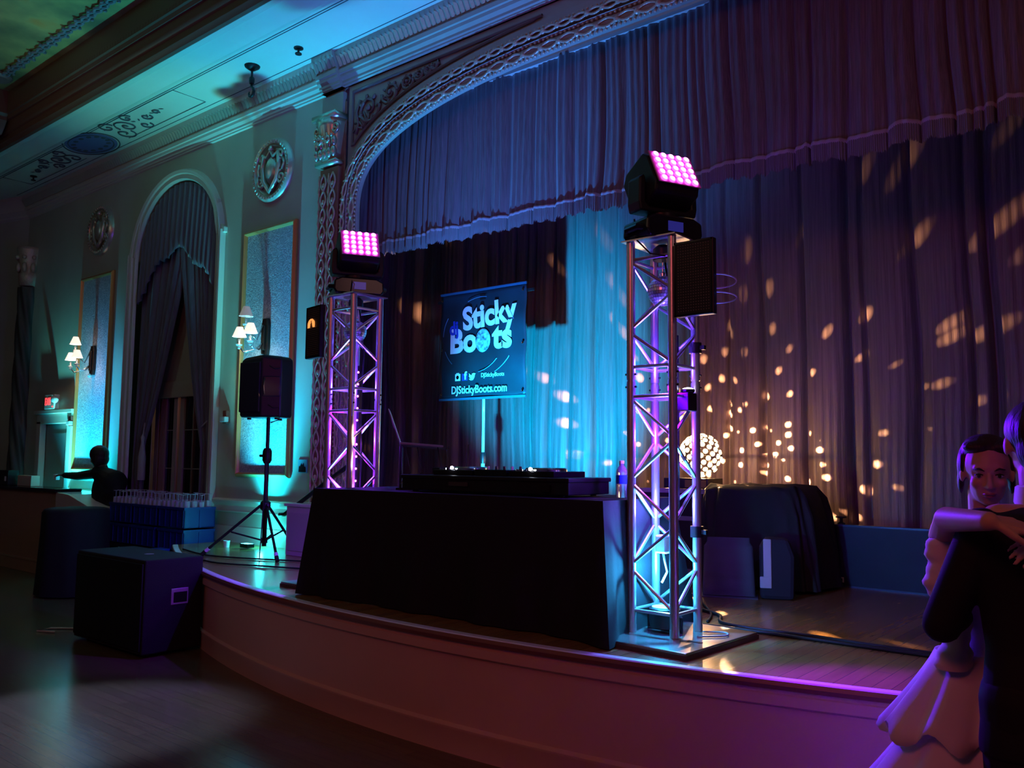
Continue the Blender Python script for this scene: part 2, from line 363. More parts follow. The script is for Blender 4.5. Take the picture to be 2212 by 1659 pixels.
# carved garland in the coffer
g=MB(); yy=3.86; zz=CZ+.46
P1=[(-11.4+.05*i, yy+.035*math.sin(i*1.1), zz-.02) for i in range(80)]
P2=[(-11.4+.05*i, yy-.035*math.sin(i*1.1), zz-.02) for i in range(80)]
g.tube(P1,.018,6); g.tube(P2,.018,6)
for i in range(0,80,3): g.ball((-11.4+.05*i,yy+.055*(1 if i%2 else -1),zz-.02),.022,6,4)
tag(g.build('ceiling_garland',mat('garland_plaster',(.16,.20,.24),.5),smooth=True),'dark carved leaf garland running along the painted ceiling panel','ceiling ornament')
g=MB().lathe([(.0,0),(.12,0),(.15,.03),(.15,.06),(0,.07)],20)
tag(g.build('ceiling_boss',RELIEF,loc=(-11.5,3.84,CZ+.41)),'dark round boss at the end of the ceiling garland','ceiling ornament')

# wall cornice (projects forward), with returns round the proscenium pilaster
def cornice(x0,x1,dy,name,label,m=TRIM,leaf=True,leafm=None):
    y=D-dy
    pr=[(y,5.50),(y-.02,5.51),(y-.02,5.525),(y-.035,5.535),(y-.035,5.56),(y-.065,5.585),(y-.07,5.615),(y-.09,5.62),(y-.095,5.66),(y-.075,5.675),(y-.08,5.69),(y-.125,5.775),(y-.14,5.78),(y-.15,5.80),(y-.15,5.86)]
    mb=sweep_x(pr,x0,x1)
    for x in (x0,x1): mb.add([(x,a,b) for a,b in pr]+[(x,D+.1,5.86),(x,D+.1,5.50)],[tuple(range(len(pr)+2))])
    t=thing(name,label,'cornice'); t['kind']='structure'
    mb.build('moulding',m,t,smooth=True)
    if leaf:
        lf=MB(); k=int((x1-x0)/.062)
        for i in range(k):
            x=x0+(i+.5)*(x1-x0)/k
            lf.add([(x-.026,y-.082,5.69),(x+.026,y-.082,5.69),(x+.028,y-.135,5.775),(x-.028,y-.135,5.775),(x,y-.10,5.685),(x,y-.16,5.785)],[(0,4,5,3),(4,1,2,5),(3,5,2),(0,1,4)])
        lf.build('leaf_band',leafm or SILV,t)
    return t
cornice(-15.0,-7.27,0,'trim_4','long moulded cornice with leaf band above the sconces')
cornice(-7.27,-6.93,.06,'trim_5','cornice block breaking forward above the gilded pilaster',PROS)
cornice(-6.93,1.2,.02,'trim_6','dark moulded cornice above the stage arch',PROS,leafm=GOLD)
# bent cornice on the angled wall
t=thing('trim_7','cornice of the angled wall at the far left','cornice',(-15.0,D,0),math.atan2(-dy,-dx)); t['kind']='structure'
pr=[(0,5.50),(-.03,5.53),(-.03,5.56),(-.07,5.60),(-.09,5.62),(-.08,5.69),(-.12,5.77),(-.15,5.80),(-.15,5.86)]
sweep_x(pr,-9,0.05).build('moulding',TRIM,t,smooth=True)
# chair rail, baseboard
def rail(x0,x1,name,label):
    y=D
    pr=[(y,.98),(y-.02,.985),(y-.025,1.0),(y-.015,1.02),(y-.015,1.06),(y-.045,1.09),(y-.05,1.12),(y-.03,1.135),(y,1.14)]
    struct(sweep_x(pr,x0,x1).build(name,TRIM,smooth=True),label,'chair rail')
rail(-9.12,-7.27,'trim_8','chair rail between the window and the gilded pilaster'); rail(-13.0,-11.42,'trim_9','chair rail between the door and the window')
struct(MB().box(-9.1,-7.3,D-.02,D,.65,.83).build('baseboard_stage',TRIM),'baseboard above the stage floor','baseboard')
struct(MB().box(-13.0,-11.4,D-.02,D,0,.18).build('baseboard_back',TRIM),'baseboard under the sconce wall','baseboard')

# ------------------------------------------------------------------ proscenium
def arch_path(off,zo,n=40):
    """left springing up and over to the right; off = outward offset of the opening outline"""
    hw=3.18+off; pts=[]
    zb=4.10; c=1.02
    pts=[(XC-hw,.65),(XC-hw,1.6),(XC-hw,2.6),(XC-hw,3.5)]
    top=5.06+zo
    xs=[]
    for i in range(n+1):
        a=PI*i/n
        ex=2/2.75
        x=XC-hw*abs(math.cos(a))**ex*(1 if math.cos(a)>0 else -1)
        z=zb+(top-zb)*abs(math.sin(a))**ex
        pts.append((x,z))
    pts+=[(XC+hw,3.5),(XC+hw,2.6),(XC+hw,1.6),(XC+hw,.65)]
    return pts
def normals(pts):
    out=[]
    for i,p in enumerate(pts):
        a=pts[max(i-1,0)]; b=pts[min(i+1,len(pts)-1)]
        t=Vector((b[0]-a[0],b[1]-a[1])).normalized(); out.append((p,(-t.y,t.x)))
    return out
def resample(pts,step):
    out=[pts[0]]; acc=0
    for a,b in zip(pts,pts[1:]):
        L=math.dist(a,b); 
        if L<1e-9: continue
        d=step-acc
        while d<=L:
            out.append((a[0]+(b[0]-a[0])*d/L,a[1]+(b[1]-a[1])*d/L)); d+=step
        acc=(acc+L)%step
    return out
AP=resample(arch_path(0,0,160),.06)
APn=normals(AP)
# proscenium wall: spandrels
op=resample(arch_path(.20,.19,160),.08)
ws=MB()
for a,b in zip(op,op[1:]):
    if b[0]-a[0]>1e-4: ws.prism([a,b,(b[0],5.98),(a[0],5.98)],D,D+.1)
ws.box(-7.27,XC-3.48,D,D+.1,.0,5.98); ws.box(XC+3.48,3,D,D+.1,.0,5.98); ws.box(-7.27,3,D,D+.1,5.5,6.1)
struct(ws.build('wall_stage',PROS),'painted wall around the stage opening')
pa=thing('proscenium_arch','gilded carved moulding framing the wide stage opening','proscenium'); pa['kind']='structure'
# moulded frame: cross-section u (y) and v (outward)
fr=[(D,.25),(D-.05,.24),(D-.06,.22),(D-.04,.205),(D-.05,.19),(D-.02,.165),(D-.02,.15),(D-.07,.13),(D-.03,.11),(D-.05,.10),(D-.06,.06),(D-.05,.03),(D-.03,.0),(D-.0,.0),(D+.02,.01)]
MB().sweep(fr,[(p,(n[0],n[1])) for p,n in APn]).build('frame_moulding',PROS,pa,smooth=True)
def along(off,y,amp,per,rad,phase=0,path=AP,seg=6):
    pn=normals(path); pts=[]; s=0; last=None
    for p,nn in pn:
        if last: s+=math.dist(p,last)
        last=p; o=off+amp*math.sin(2*PI*s/per+phase)
        pts.append((p[0]+nn[0]*o,y,p[1]+nn[1]*o))
    return pts
APf=resample(arch_path(0,0,300),.02)
go=MB()
for off,per,amp in ((.19,.30,.026),(.05,.38,.035)):
    go.tube(along(off,D-.06,amp,per,.012,0,APf),.013,5); go.tube(along(off,D-.06,amp,per,.012,PI,APf),.013,5)
    pn=normals(resample(AP,per/2))
    for k,(p,nn) in enumerate(pn):
        c=(p[0]+nn[0]*off,D-.06,p[1]+nn[1]*off); go.ball(c,(.03,.022,.03),7,5)
go.build('carved_scroll_band',GOLD,pa,smooth='all')
be=MB()
for off in (.232,.115,-.0):
    for p,nn in normals(resample(AP,.045)):
        be.ball((p[0]+nn[0]*off,D-.055,p[1]+nn[1]*off),.015,5,4)
be.build('bead_band',GOLD,pa,smooth='all')
# outer flat rib around the frame
rb=MB().sweep([(D,.33),(D-.015,.325),(D-.015,.26),(D,.25)],APn); rb.build('plain_band',WALLD,pa)
# spandrel panels with relief
def spandrel(sx,name,label):
    t=thing(name,label,'relief panel'); t['kind']='structure'
    top=5.42; P=[]
    arcp=[p for p in resample(arch_path(.39,.36,200),.05) if p[1]>4.55 and p[0]<XC-.9]
    x0=-6.80
    arcp=[p for p in arcp if p[0]>x0]
    out=[(x0,arcp[0][1]-.02)]+arcp[:]+[(arcp[-1][0],arcp[-1][1]+.02)]
    loop=[(x0,top)]+[(x0,z) for z in ()]+[out[0]]+arcp
    loop=[(x0,top),(x0,out[0][1])]+arcp+[(arcp[-1][0]+.1,top)]
    L=[(x if sx<0 else 2*XC-x,D-.012,z) for x,z in loop]
    fm=MB(); fm.tube(L,.016,6,closed=True)
    L2=[(p[0],p[1],p[2]) for p in L]
    fm.build('panel_moulding',RELIEF,t)
    rel=MB()
    def tb(pts,r):
        rel.tube([((x if sx<0 else 2*XC-x),D-.012,z) for x,z in pts],r,5)
    # running acanthus scrolls getting smaller toward the middle
    cx=-6.55; r=.17
    k=0
    while r>.035 and cx<-4.6:
        low=min([p[1] for p in arcp if abs(p[0]-cx)<.12] or [5.0]); zc=(low+top)/2+.0
        r=min((top-low)/2-.03,r)
        if r<.03: break
        s=1 if k%2 else -1
        sp=spiral((cx,zc),r,.012,1.6,30,s,PI if s>0 else 0)
        tb(sp,[.022*(1-.5*i/30) for i in range(31)])
        for j in range(7):
            a=j*2*PI/7; rel.ball(((cx+r*.75*math.cos(a)) if sx<0 else 2*XC-(cx+r*.75*math.cos(a)),D-.014,zc+r*.75*math.sin(a)),(r*.2,.02,r*.12),6,4,Matrix.Rotation(-a,4,'Y'))
        rel.ball((cx if sx<0 else 2*XC-cx,D-.02,zc),(r*.22,.025,r*.22),7,5)
        nx=cx+r*1.9; tb([(cx+r*.9,zc-.02),(cx+r*1.2,zc+.05),(nx-.02,zc+.0)],.014)
        cx=nx; r*=.86; k+=1
    tb([(-6.74,4.95),(-6.70,5.05),(-6.74,5.18),(-6.68,5.3)],.018)
    for j in range(6): 
        a=PI/2+.5*(j-2.5); tb([(-6.62,4.98),(-6.62+.10*math.cos(a),4.98+.12*math.sin(a)),(-6.62+.17*math.cos(a+.3),4.98+.18*math.sin(a+.3))],.012)
    rel.build('scroll_relief',RELIEF,t,smooth='all')
spandrel(-1,'spandrel_panel','dark carved scroll panel above the left corner of the stage arch')
# gilded pilaster with capital
gp=thing('gilded_pilaster','tall gilded carved pilaster left of the stage arch','pilaster',(-7.09,D,.65)); gp['kind']='structure'
MB().box(-.17,.17,-.05,0,4.55,4.80).build('block',PROS,gp)
MB().box(-.15,.15,-.07,0,.3,4.0).box(-.19,.19,-.10,0,0,.12).box(-.17,.17,-.085,0,.12,.3).box(-.19,.19,-.02,0,.3,4.7).build('shaft',mat('red_gilt_shaft',(.30,.14,.09),.45,.2),gp,bevel=.008)
co=MB()
for xo,per in ((-.075,.36),(.075,.36)):
    for ph in (0,PI): co.tube([(xo+.042*math.sin(2*PI*(i*.03)/per+ph),-.08,.34+i*.03) for i in range(121)],.011,5)
    for i in range(20): co.ball((xo,-.078,.40+i*.18),(.022,.018,.03),7,5)
for xo in (-.155,.005): co.tube([(xo+.0,-.075,.3+i*.04) for i in range(92)],[.012+.006*math.sin(i*2.2) for i in range(92)],5)
co.build('carved_scroll',GOLD,gp,smooth='all')
cp=MB().box(-.17,.17,-.13,0,4.02,4.06).box(-.19,.19,-.17,0,4.50,4.56).lathe([(.12,4.06),(.13,4.2),(.17,4.42),(.19,4.50)],14,Matrix.Translation((0,-.02,0)))
for sx_ in (-1,1):
    cp.tube([(sx_*(.15+.0)+sx_*x*.9,-.12,4.40+z) for x,z in spiral((.0,.0),.07,.012,1.6,20,1,PI/2)],.02,6)
    cp.tube([(sx_*(.05)+sx_*x*.9,-.16,4.28+z) for x,z in spiral((.02,.0),.05,.012,1.4,16,1,PI/2)],.016,6)
for k in range(5):
    x=-.14+.07*k
    for z in (4.09,4.2): cp.ball((x,-.13,z+.05),(.03,.035,.06),7,5)
    cp.ball((x,-.165,z+.10),(.02,.02,.02),6,4)
cp.build('capital',mat('bright_capital_gilding',(.62,.58,.42),.28,.7),gp,smooth='all')
# twisted column at the far left
fp=thing('twisted_pilaster','dark twisted engaged column in the far left corner','pilaster',(-14.75,D,0)); fp['kind']='structure'
cl=MB(); rows=[]
for i in range(90):
    z=.3+i*.045; rows.append([(.13*(1+.12*math.sin(6*a+z*9))*math.cos(a),-.06+.13*(1+.12*math.sin(6*a+z*9))*math.sin(a),z) for a in [2*PI*k/36 for k in range(37)]])
cl.grid(rows); cl.box(-.17,.17,-.22,0,0,.3); cl.build('shaft',mat('dark_green_shaft',(.07,.07,.06),.5),fp,smooth='all')
cc=MB().lathe([(.13,4.33),(.15,4.5),(.12,4.55),(.17,4.8),(.19,4.9),(.19,4.95)],14,Matrix.Translation((0,-.06,0)))
for k in range(8):
    a=k*PI/4; cc.ball((.16*math.cos(a),-.06+.16*math.sin(a),4.62),(.04,.04,.08),6,5); cc.ball((.18*math.cos(a),-.06+.18*math.sin(a),4.78),.035,6,4)
cc.build('capital',GOLD,fp,smooth='all')

# ------------------------------------------------------------------ wall panels, medallions
dm=mat('damask_fabric',(.42,.44,.55),.55); nt=dm.node_tree; b=nt.nodes['Principled BSDF']
tc=nt.nodes.new('ShaderNodeTexCoord'); nz=nt.nodes.new('ShaderNodeTexNoise'); nz.inputs['Scale'].default_value=22; nz.inputs['Distortion'].default_value=2.5
rp=nt.nodes.new('ShaderNodeValToRGB'); rp.color_ramp.elements[0].position=.44; rp.color_ramp.elements[1].position=.56; rp.color_ramp.elements[0].color=(.30,.33,.42,1); rp.color_ramp.elements[1].color=(.50,.52,.60,1)
bp=nt.nodes.new('ShaderNodeBump'); bp.inputs['Strength'].default_value=.5; bp.inputs['Distance'].default_value=.01
nt.links.new(tc.outputs['Object'],nz.inputs['Vector']); nt.links.new(nz.outputs[0],rp.inputs[0]); nt.links.new(rp.outputs[0],b.inputs['Base Color']); nt.links.new(nz.outputs[0],bp.inputs['Height']); nt.links.new(bp.outputs[0],b.inputs['Normal'])
def frame_rect(x0,x1,z0,z1,y,wd=.05,dp=.05):
    mb=MB(); prof=[(y,0),(y-dp*.6,.005),(y-dp,.02),(y-dp*.8,.035),(y-dp*.5,wd),(y,wd)]
    cs=[((x0,z0),(-1,-1)),((x1,z0),(1,-1)),((x1,z1),(1,1)),((x0,z1),(-1,1)),((x0,z0),(-1,-1))]
    mb.grid([[(p[0]+n[0]*v,u,p[1]+n[1]*v) for u,v in prof] for p,n in cs]); return mb
def panel(xc,label):
    t=thing('wall_panel',label,'wall panel',(xc,D,0))
    MB().box(-.46,.46,-.012,0,1.42,4.18).build('damask',dm,t)
    frame_rect(-.45,.45,1.44,4.17,-.004).build('gilt_frame',GILT,t,smooth=True)
    return t
panel(-8.18,'tall damask panel in copper frame behind the black loudspeaker'); panel(-12.38,'tall damask panel in copper frame behind the bartender')
def medallion(xc,label):
    t=thing('wall_medallion',label,'medallion',(xc,D,4.87))
    Mx=Matrix.Rotation(PI/2,4,'X')
    MB().lathe([(.0,.012),(.26,.012),(.27,.03),(.285,.045),(.30,.03),(.31,.05),(.345,.06),(.36,.045),(.375,.02),(.38,0)],40,Mx).build('rim',SILV,t,smooth=True)
    pt=MB().lathe([(.305,.052),(.33,.058),(.352,.052)],40,Mx,caps=False)
    for k in range(40):
        a=2*PI*k/40; pt.ball((.33*math.cos(a),-.055,.33*math.sin(a)),(.024,.014,.010),6,4,Matrix.Rotation(-a,4,'Y'))
    pt.build('petal_border',SILV,t,smooth='all')
    cr=MB()
    K_=1.3
    sh=[(-.11,.14),(-.04,.11),(0,.17),(.04,.11),(.11,.14),(.12,.02),(.09,-.10),(0,-.20),(-.09,-.10),(-.12,.02)]
    cr.tube([(x,-.03,z) for x,z in sh],.022,6,closed=True); cr.ball((0,-.01,-.0),(.085,.05,.13),12,8)
    for s in (-1,1):
        cr.tube([(s*(.15+x),-.025,-.09+z) for x,z in spiral((0,0),.06,.01,1.5,18,1,PI/2)],.014,5)
        cr.tube([(s*(.14+x),-.025,.12+z) for x,z in spiral((0,0),.05,.01,1.3,18,-1,-PI/2)],.013,5)
        cr.tube([(s*.17,-.025,-.03),(s*.19,-.025,.03),(s*.17,-.025,.08)],.014,5)
    cr.tube([(0,-.03,.17),(0,-.03,.22)],[.03,.012],6); cr.v=[(x*K_,y*1.5,z*K_) for x,y,z in cr.v]; cr.build('crest',SILV,t,smooth='all')
medallion(-8.18,'round silver-gilt crest medallion above the panel nearer the stage'); medallion(-12.38,'round silver-gilt crest medallion on the farther wall bay')

# ------------------------------------------------------------------ sconces
def cone_shade(m,parent,loc):
    s=MB().lathe([(.032,.10),(.034,.105),(.075,.0),(.078,-.004),(.074,-.002),(.032,.098)],18)
    return s.build('lamp_shade',m,parent,smooth=True,loc=loc)
def sconce(xc,zc,label,topmat):
    t=thing('wall_sconce',label,'wall lamp',(xc,D,zc))
    MB().prism([(-.05,-.22),(.05,-.22),(.065,-.15),(.065,.12),(.045,.2),(-.045,.2),(-.065,.12),(-.065,-.15)],-.05,-.012).box(-.03,.03,-.075,-.05,-.16,.12).build('back_plate',BRONZE,t,bevel=.006)
    for k,(dx_,dyy,dz,mm) in enumerate([(-.13,-.28,-.02,SHADEL),(.11,-.30,.0,SHADEL),(-.03,-.27,.20,topmat)]):
        a=MB().tube([(0,-.07,-.08+.1*k*(k==2)),(dx_*.4,-.14,-.16+.1*(k==2)),(dx_*.9,dyy+.05,-.17+dz),(dx_,dyy,-.11+dz),(dx_,dyy,-.06+dz)],.010,7)
        a.build('arm',CHROME,t,smooth='all')
        MB().lathe([(.0,-.11),(.03,-.105),(.036,-.09),(.014,-.08),(.012,-.03)],12).ball((0,0,-.125),.018,8,6).build('candle_cup',CRYST,t,smooth=True,loc=(dx_,dyy,dz))
        cone_shade(mm,t,(dx_,dyy,dz))
        if mm is SHADEL:
            l=point('sconce_bulb',(xc+dx_,D+dyy,zc+dz+.05),(1.0,.68,.45),1.6,.02)
    MB().lathe([(0,-.27),(.02,-.25),(.03,-.23),(.02,-.21),(0,-.2)],10).build('finial',CRYST,t,smooth=True,loc=(0,-.07,0))
sconce(-8.18,2.96,'three-shade wall sconce on the panel above the loudspeaker',SHADEC); sconce(-12.38,2.98,'three-shade wall sconce on the farther panel above the bartender',SHADEL)

# ------------------------------------------------------------------ window with drapes
wf=thing('window_1','tall arched casement window of the left wall','window'); wf['kind']='structure'
# arched architrave around the opening, with shoulders
path=[(WX1,.9),(WX1,2.5),(WX1,WS)]+[(WC+WR*math.cos(PI*i/n),WS+.92*math.sin(PI*i/n)) for i in range(1,n)]+[(WX0,WS),(WX0,2.5),(WX0,.9)]
pn=normals(path); pn=[(p,(-nn[0],-nn[1])) for p,nn in pn]
MB().sweep([(D+.3,0),(D-.02,0),(D-.04,.015),(D-.04,.07),(D-.06,.08),(D-.07,.12),(D-.03,.14),(D,.145)],pn).build('window_frame',TRIM,wf,smooth=True)
sh=MB()
for s,x in ((1,WX1),(-1,WX0)):
    sh.prism([(x+s*.02,WS+.05),(x+s*.20,WS+.05),(x+s*.20,WS+.12),(x+s*.10,WS+.18),(x+s*.04,WS+.38),(x+s*.03,WS+.50),(x-s*.15,WS+.66),(x-s*.10,WS+.5)],D-.05,D)
sh.box(WX1+.14,WX1+.165,D-.075,D,.9,WS+.1).box(WX0-.165,WX0-.14,D-.075,D,.9,WS+.1)
sh.build('shoulder_moulding',TRIM,wf,bevel=.01)
# french doors / casements
for (xa,xb) in ((WX0+.15,WC-.28),(WC-.20,WC+.42),(WC+.5,WX1-.05)):
    q=MB(); z0,z1=.15,3.6
    q.box(xa,xa+.09,D+.27,D+.33,z0,z1).box(xb-.09,xb,D+.27,D+.33,z0,z1).box(xa,xb,D+.27,D+.33,z0,z0+.2).box(xa,xb,D+.27,D+.33,z1-.1,z1)
    sash=q.build('casement',mat('casement_paint',(.40,.30,.28),.5),wf,bevel=.005)
    MB().box(xa+.08,xb-.08,D+.295,D+.30,z0+.15,z1-.05).build('pane',GLASSD,sash)
    mu=MB(); xm=(xa+xb)/2
    mu.box(xm-.008,xm+.008,D+.275,D+.293,z0+.2,z1-.1)
    for z in (.95,1.45,1.95,2.45,2.95): mu.box(xa+.09,xb-.09,D+.275,D+.293,z,z+.014)
    mu.build('glazing_bars',MUNT,sash)
def fold_rows(xf0,xf1,zs,folds,amp,y0,n=160,seed=1,ph=.0):
    """generic hanging cloth between x edges given by functions of z"""
    rows=[]
    for z in zs:
        xa,xb=xf0(z),xf1(z); row=[]
        for i in range(n+1):
            u=i/n; f=abs(math.sin(PI*(u*folds+.25*math.sin(5*u+seed)+ph*z)))
            row.append((xa+(xb-xa)*u,y0-amp*f**.6-.3*amp*math.sin(13*u+seed+z*.7),z))
        rows.append(row)
    return rows
zs=[.75+i*.16 for i in range(24)]
def dl(z):   # inner edge of left drape: tied back low, meeting high
    t=(z-.75)/3.7; return WX0+.25+ (1.0 if z>2.0 else 1.0)*max(0,(t-.28)/.72)**.8*1.0*.95+ .02
def dr(z):
    t=(z-.75)/3.7; return WX1-.34-max(0,(t-.28)/.72)**.8*.72
o=MB().grid(fold_rows(lambda z:WX0+.03,dl,zs,7,.05,D+.10)).build('window_drape',DRAPE,smooth='all',solid=.008); tag(o,'dark violet velvet drape on the left side of the arched window','drape',group='drapes of the arched window')
o=MB().grid(fold_rows(dr,lambda z:WX1-.03,zs,7,.05,D+.10,seed=3)).build('window_drape',DRAPE,smooth='all',solid=.008); tag(o,'dark violet velvet drape on the right side of the arched window','drape',group='drapes of the arched window')
# arched valance with swag-like lower edge
rows=[]; N=170
for j in range(18):
    v=j/17; row=[]
    for i in range(N+1):
        u=i/N; x=WX0+.03+(WX1-WX0-.06)*u; s=2*u-1
        zt=WS+.90*math.sqrt(max(0,1-min(1,abs(s))**2))
        zb=4.28-.62*abs(s)**1.7-.05*math.sin(u*19)-.03*abs(math.sin(u*40)) 
        f=abs(math.sin(PI*(u*17+.3*math.sin(7*u))))**.6
        row.append((x,D+.055-.045*f-.04*v,zt+(zb-zt)*v))
    rows.append(row)
tag(MB().grid(rows).build('window_valance',DRAPE,smooth='all',solid=.008),'pleated arched valance at the top of the window','valance')
o=thing('roman_shade','cream roman shade pulled half down inside the arched window','window shade',(WC,D+.25,0))
MB().box(-.75,.8,-.006,.0,2.55,4.3).build('fabric',SHADE,o)
MB().prism([(-.75,2.38),(.8,2.38),(.78,2.6),(-.73,2.6)],-.03,-.006).build('hem_fold',SHADE,o,bevel=.01)
for s in ((WX0+.30),(WX1-.48)):
    rows=[[ (s+.16*i/20, D+.262+.012*math.sin(i*1.3), z) for i in range(21)] for z in (.35,1.2,2.2,3.0)]
    tag(MB().grid(rows).build('sheer_curtain',SHEER,smooth='all',solid=.003),'narrow muted red sheer at the %s edge of the arched window'%('left' if s<WC else 'right'),'curtain')
tb=MB().tube([(WX1-.05,D+.12,2.12),(WX1-.14,D+.05,2.05),(WX1-.26,D+.04,1.98),(WX1-.38,D+.1,1.97)],.012,6)
tag(tb.build('curtain_tieback',mat('tieback_cord',(.4,.38,.42),.6),smooth='all'),'pale cord tieback on the right window drape','tieback')
tb=MB().tube([(WX0+.30,D+.05,2.05),(WX0+.30,D+.03,1.85)],.012,6).lathe([(.01,1.9),(.03,1.86),(.022,1.8),(.05,1.6),(.05,1.3),(.0,1.3)],10,Matrix.Translation((WX0+.30,D+.03,0)))
tag(tb.build('tassel',mat('tassel_thread',(.38,.3,.34),.7),smooth=True),'long pale tassel hanging beside the left window drape','tassel')
# corridor light behind the glass
point('corridor_lamp',(-10.1,6.5,2.3),(1.0,.5,.22),1.6,.05)

# ------------------------------------------------------------------ small wall fittings
d1=thing('door_1','pale panelled service door under the exit sign','door',(-13.55,D,0)); d1['kind']='structure'
MB().box(-.47,.47,.06,.1,0,2.1).box(-.36,.36,.045,.06,.25,.9).box(-.36,.36,.045,.06,1.05,1.95).build('leaf',DOORP,d1,bevel=.006)
MB().box(-.60,-.46,-.04,.05,0,2.13).box(.46,.60,-.04,.05,0,2.13).box(-.60,.60,-.04,.05,2.09,2.24).box(-.66,.66,-.07,.05,2.24,2.30).build('door_frame',TRIM,d1,bevel=.008)
MB().ball((.38,.02,1.0),.03,8,6).build('door_knob',CHROME,d1,smooth='all')
def text_mesh(txt,size,m,name,parent=None,M=None,bold=0,align='CENTER',ext=.001,shear=0,sx=1):
    c=bpy.data.curves.new(name,'FONT'); c.body=txt; c.size=size; c.extrude=ext; c.offset=bold; c.align_x=align; c.align_y='CENTER'; c.shear=shear; c.resolution_u=4
    t=bpy.data.objects.new(name,c); COL.objects.link(t); dg=bpy.context.evaluated_depsgraph_get(); dg.update()
    me=bpy.data.meshes.new_from_object(t.evaluated_get(dg)); bpy.data.objects.remove(t)
    me.transform((M or Matrix.Identity(4))@Matrix.Diagonal((sx,1,1,1))); me.materials.clear(); me.materials.append(m)
    o=bpy.data.objects.new(name,me); COL.objects.link(o)
    if parent: o.parent=parent
    return o
FACE=Matrix.Rotation(PI/2,4,'X')      # text facing -Y
ex=thing('exit_sign','small white wall box with red lit EXIT letters above the door','sign',(-13.62,D-.04,2.42))
MB().box(-.19,.15,-.04,.04,-.11,.11).build('housing',WHITEP,ex,bevel=.008)
text_mesh('EXIT',.15,REDL,'letters',ex,Matrix.Translation((-.06,-.043,0))@FACE,bold=.004,sx=.7)
MB().ball((.19,-.05,.03),.055,10,8).build('emergency_lamp',WHITEP,ex,smooth='all'); MB().ball((.13,-.055,-.075),.012,6,4).build('indicator',REDL,ex)
def strobe(x,z,label):
    t=thing('fire_strobe',label,'wall alarm',(x,D-.02,z),group='small wall alarms')
    MB().box(-.035,.045,-.03,.02,-.06,.09).build('housing',mat('strobe_red_box',(.22,.05,.04),.5),t,bevel=.006); MB().box(-.06,.05,-.055,-.0,-.045,.02).build('strobe_lens',mat('strobe_lens_clear',(.7,.75,.78),.1,.3),t,bevel=.01)
strobe(-8.92,2.06,'small fire alarm strobe right of the arched window'); strobe(-12.98,2.10,'small fire alarm strobe right of the service door')
cdp=thing('wall_card','small cyan card with dark silhouettes beside the gilded pilaster','poster',(-7.47,D-.006,1.52))
MB().box(-.075,.075,-.004,.006,-.07,.07).build('card',mat('teal_card',(.12,.5,.6),.5),cdp)
MB().prism([(-.06,-.06),(.06,-.06),(.055,-.01),(.03,.0),(.02,.035),(.0,.01),(-.02,.03),(-.035,-.005),(-.055,.0)],-.007,-.004).build('figures',BLK,cdp)

for (ux,uz,l) in ((-7.98,SZ,'small black wall uplight on the stage floor behind the speaker tripod'),(-12.35,0,'small black wall uplight on the floor behind the bar')):
    q=thing('wall_uplight',l,'uplight',(ux,5.30,uz),0)
    MB().box(-.07,.07,-.05,.04,.01,.05).build('housing',BLK,q,bevel=.006); MB().box(-.06,.06,-.04,.03,.05,.052).build('lens_plate',mat('par_cyan_lens',(.3,.8,1),.3,emit=(.1,.75,1.0),es=6),q)
# ceiling hook, sprinklers, painted ornament
hk=thing('ceiling_hook','black swivel hook hanging from the cyan lit ceiling','hook',(-7.92,5.10,CZ))
MB().lathe([(0,-.05),(.03,-.05),(.08,-.015),(.085,0),(0,0)],18).build('rose',BLKM,hk,smooth=True)
MB().lathe([(.012,-.13),(.012,-.05)],8).lathe([(.0,-.21),(.026,-.20),(.03,-.17),(.03,-.14),(.02,-.125),(0,-.12)],12).build('swivel',BLKM,hk,smooth=True)
MB().tube([(0,0,-.20),(0,0,-.235),(.03,0,-.255),(.047,0,-.29),(.035,0,-.33),(0,0,-.345),(-.035,0,-.33),(-.047,0,-.30),(-.035,0,-.28)],[.014,.014,.015,.017,.017,.016,.014,.010,.005],8).build('hook_curve',BLKM,hk,smooth='all')
for (x,y,l) in ((-7.18,5.16,'small dark sprinkler on the ceiling right of the hook'),(-13.75,5.15,'small dark sprinkler on the far left of the ceiling')):
    tag(MB().lathe([(.0,-.07),(.035,-.07),(.035,-.06),(.012,-.055),(.012,-.02),(.05,-.01),(.05,0),(0,0)],12).build('sprinkler_head',BLKM,smooth=True,loc=(x,y,CZ)),l,'sprinkler')
cp=thing('ceiling_painting','painted oval and scrollwork on the flat ceiling bay','ceiling painting',(-11.67,5.07,CZ-.002)); cp['kind']='structure'
ov=MB(); ov.lathe([(0.0,-.004),(.29,-.004),(.29,0)],40,Matrix.Diagonal((1.6,1,1,1)))
ov.build('oval',PAINTO,cp)
sp_=MB()
for rr in (.315,.25): sp_.tube([(1.6*rr*math.cos(2*PI*i/48),rr*math.sin(2*PI*i/48),-.004) for i in range(48)],.008,5,closed=True)
for k in range(14):
    a=k*2*PI/14; sp_.ball((.36*math.cos(a),.17*math.sin(a),-.005),(.05,.03,.003),7,4)
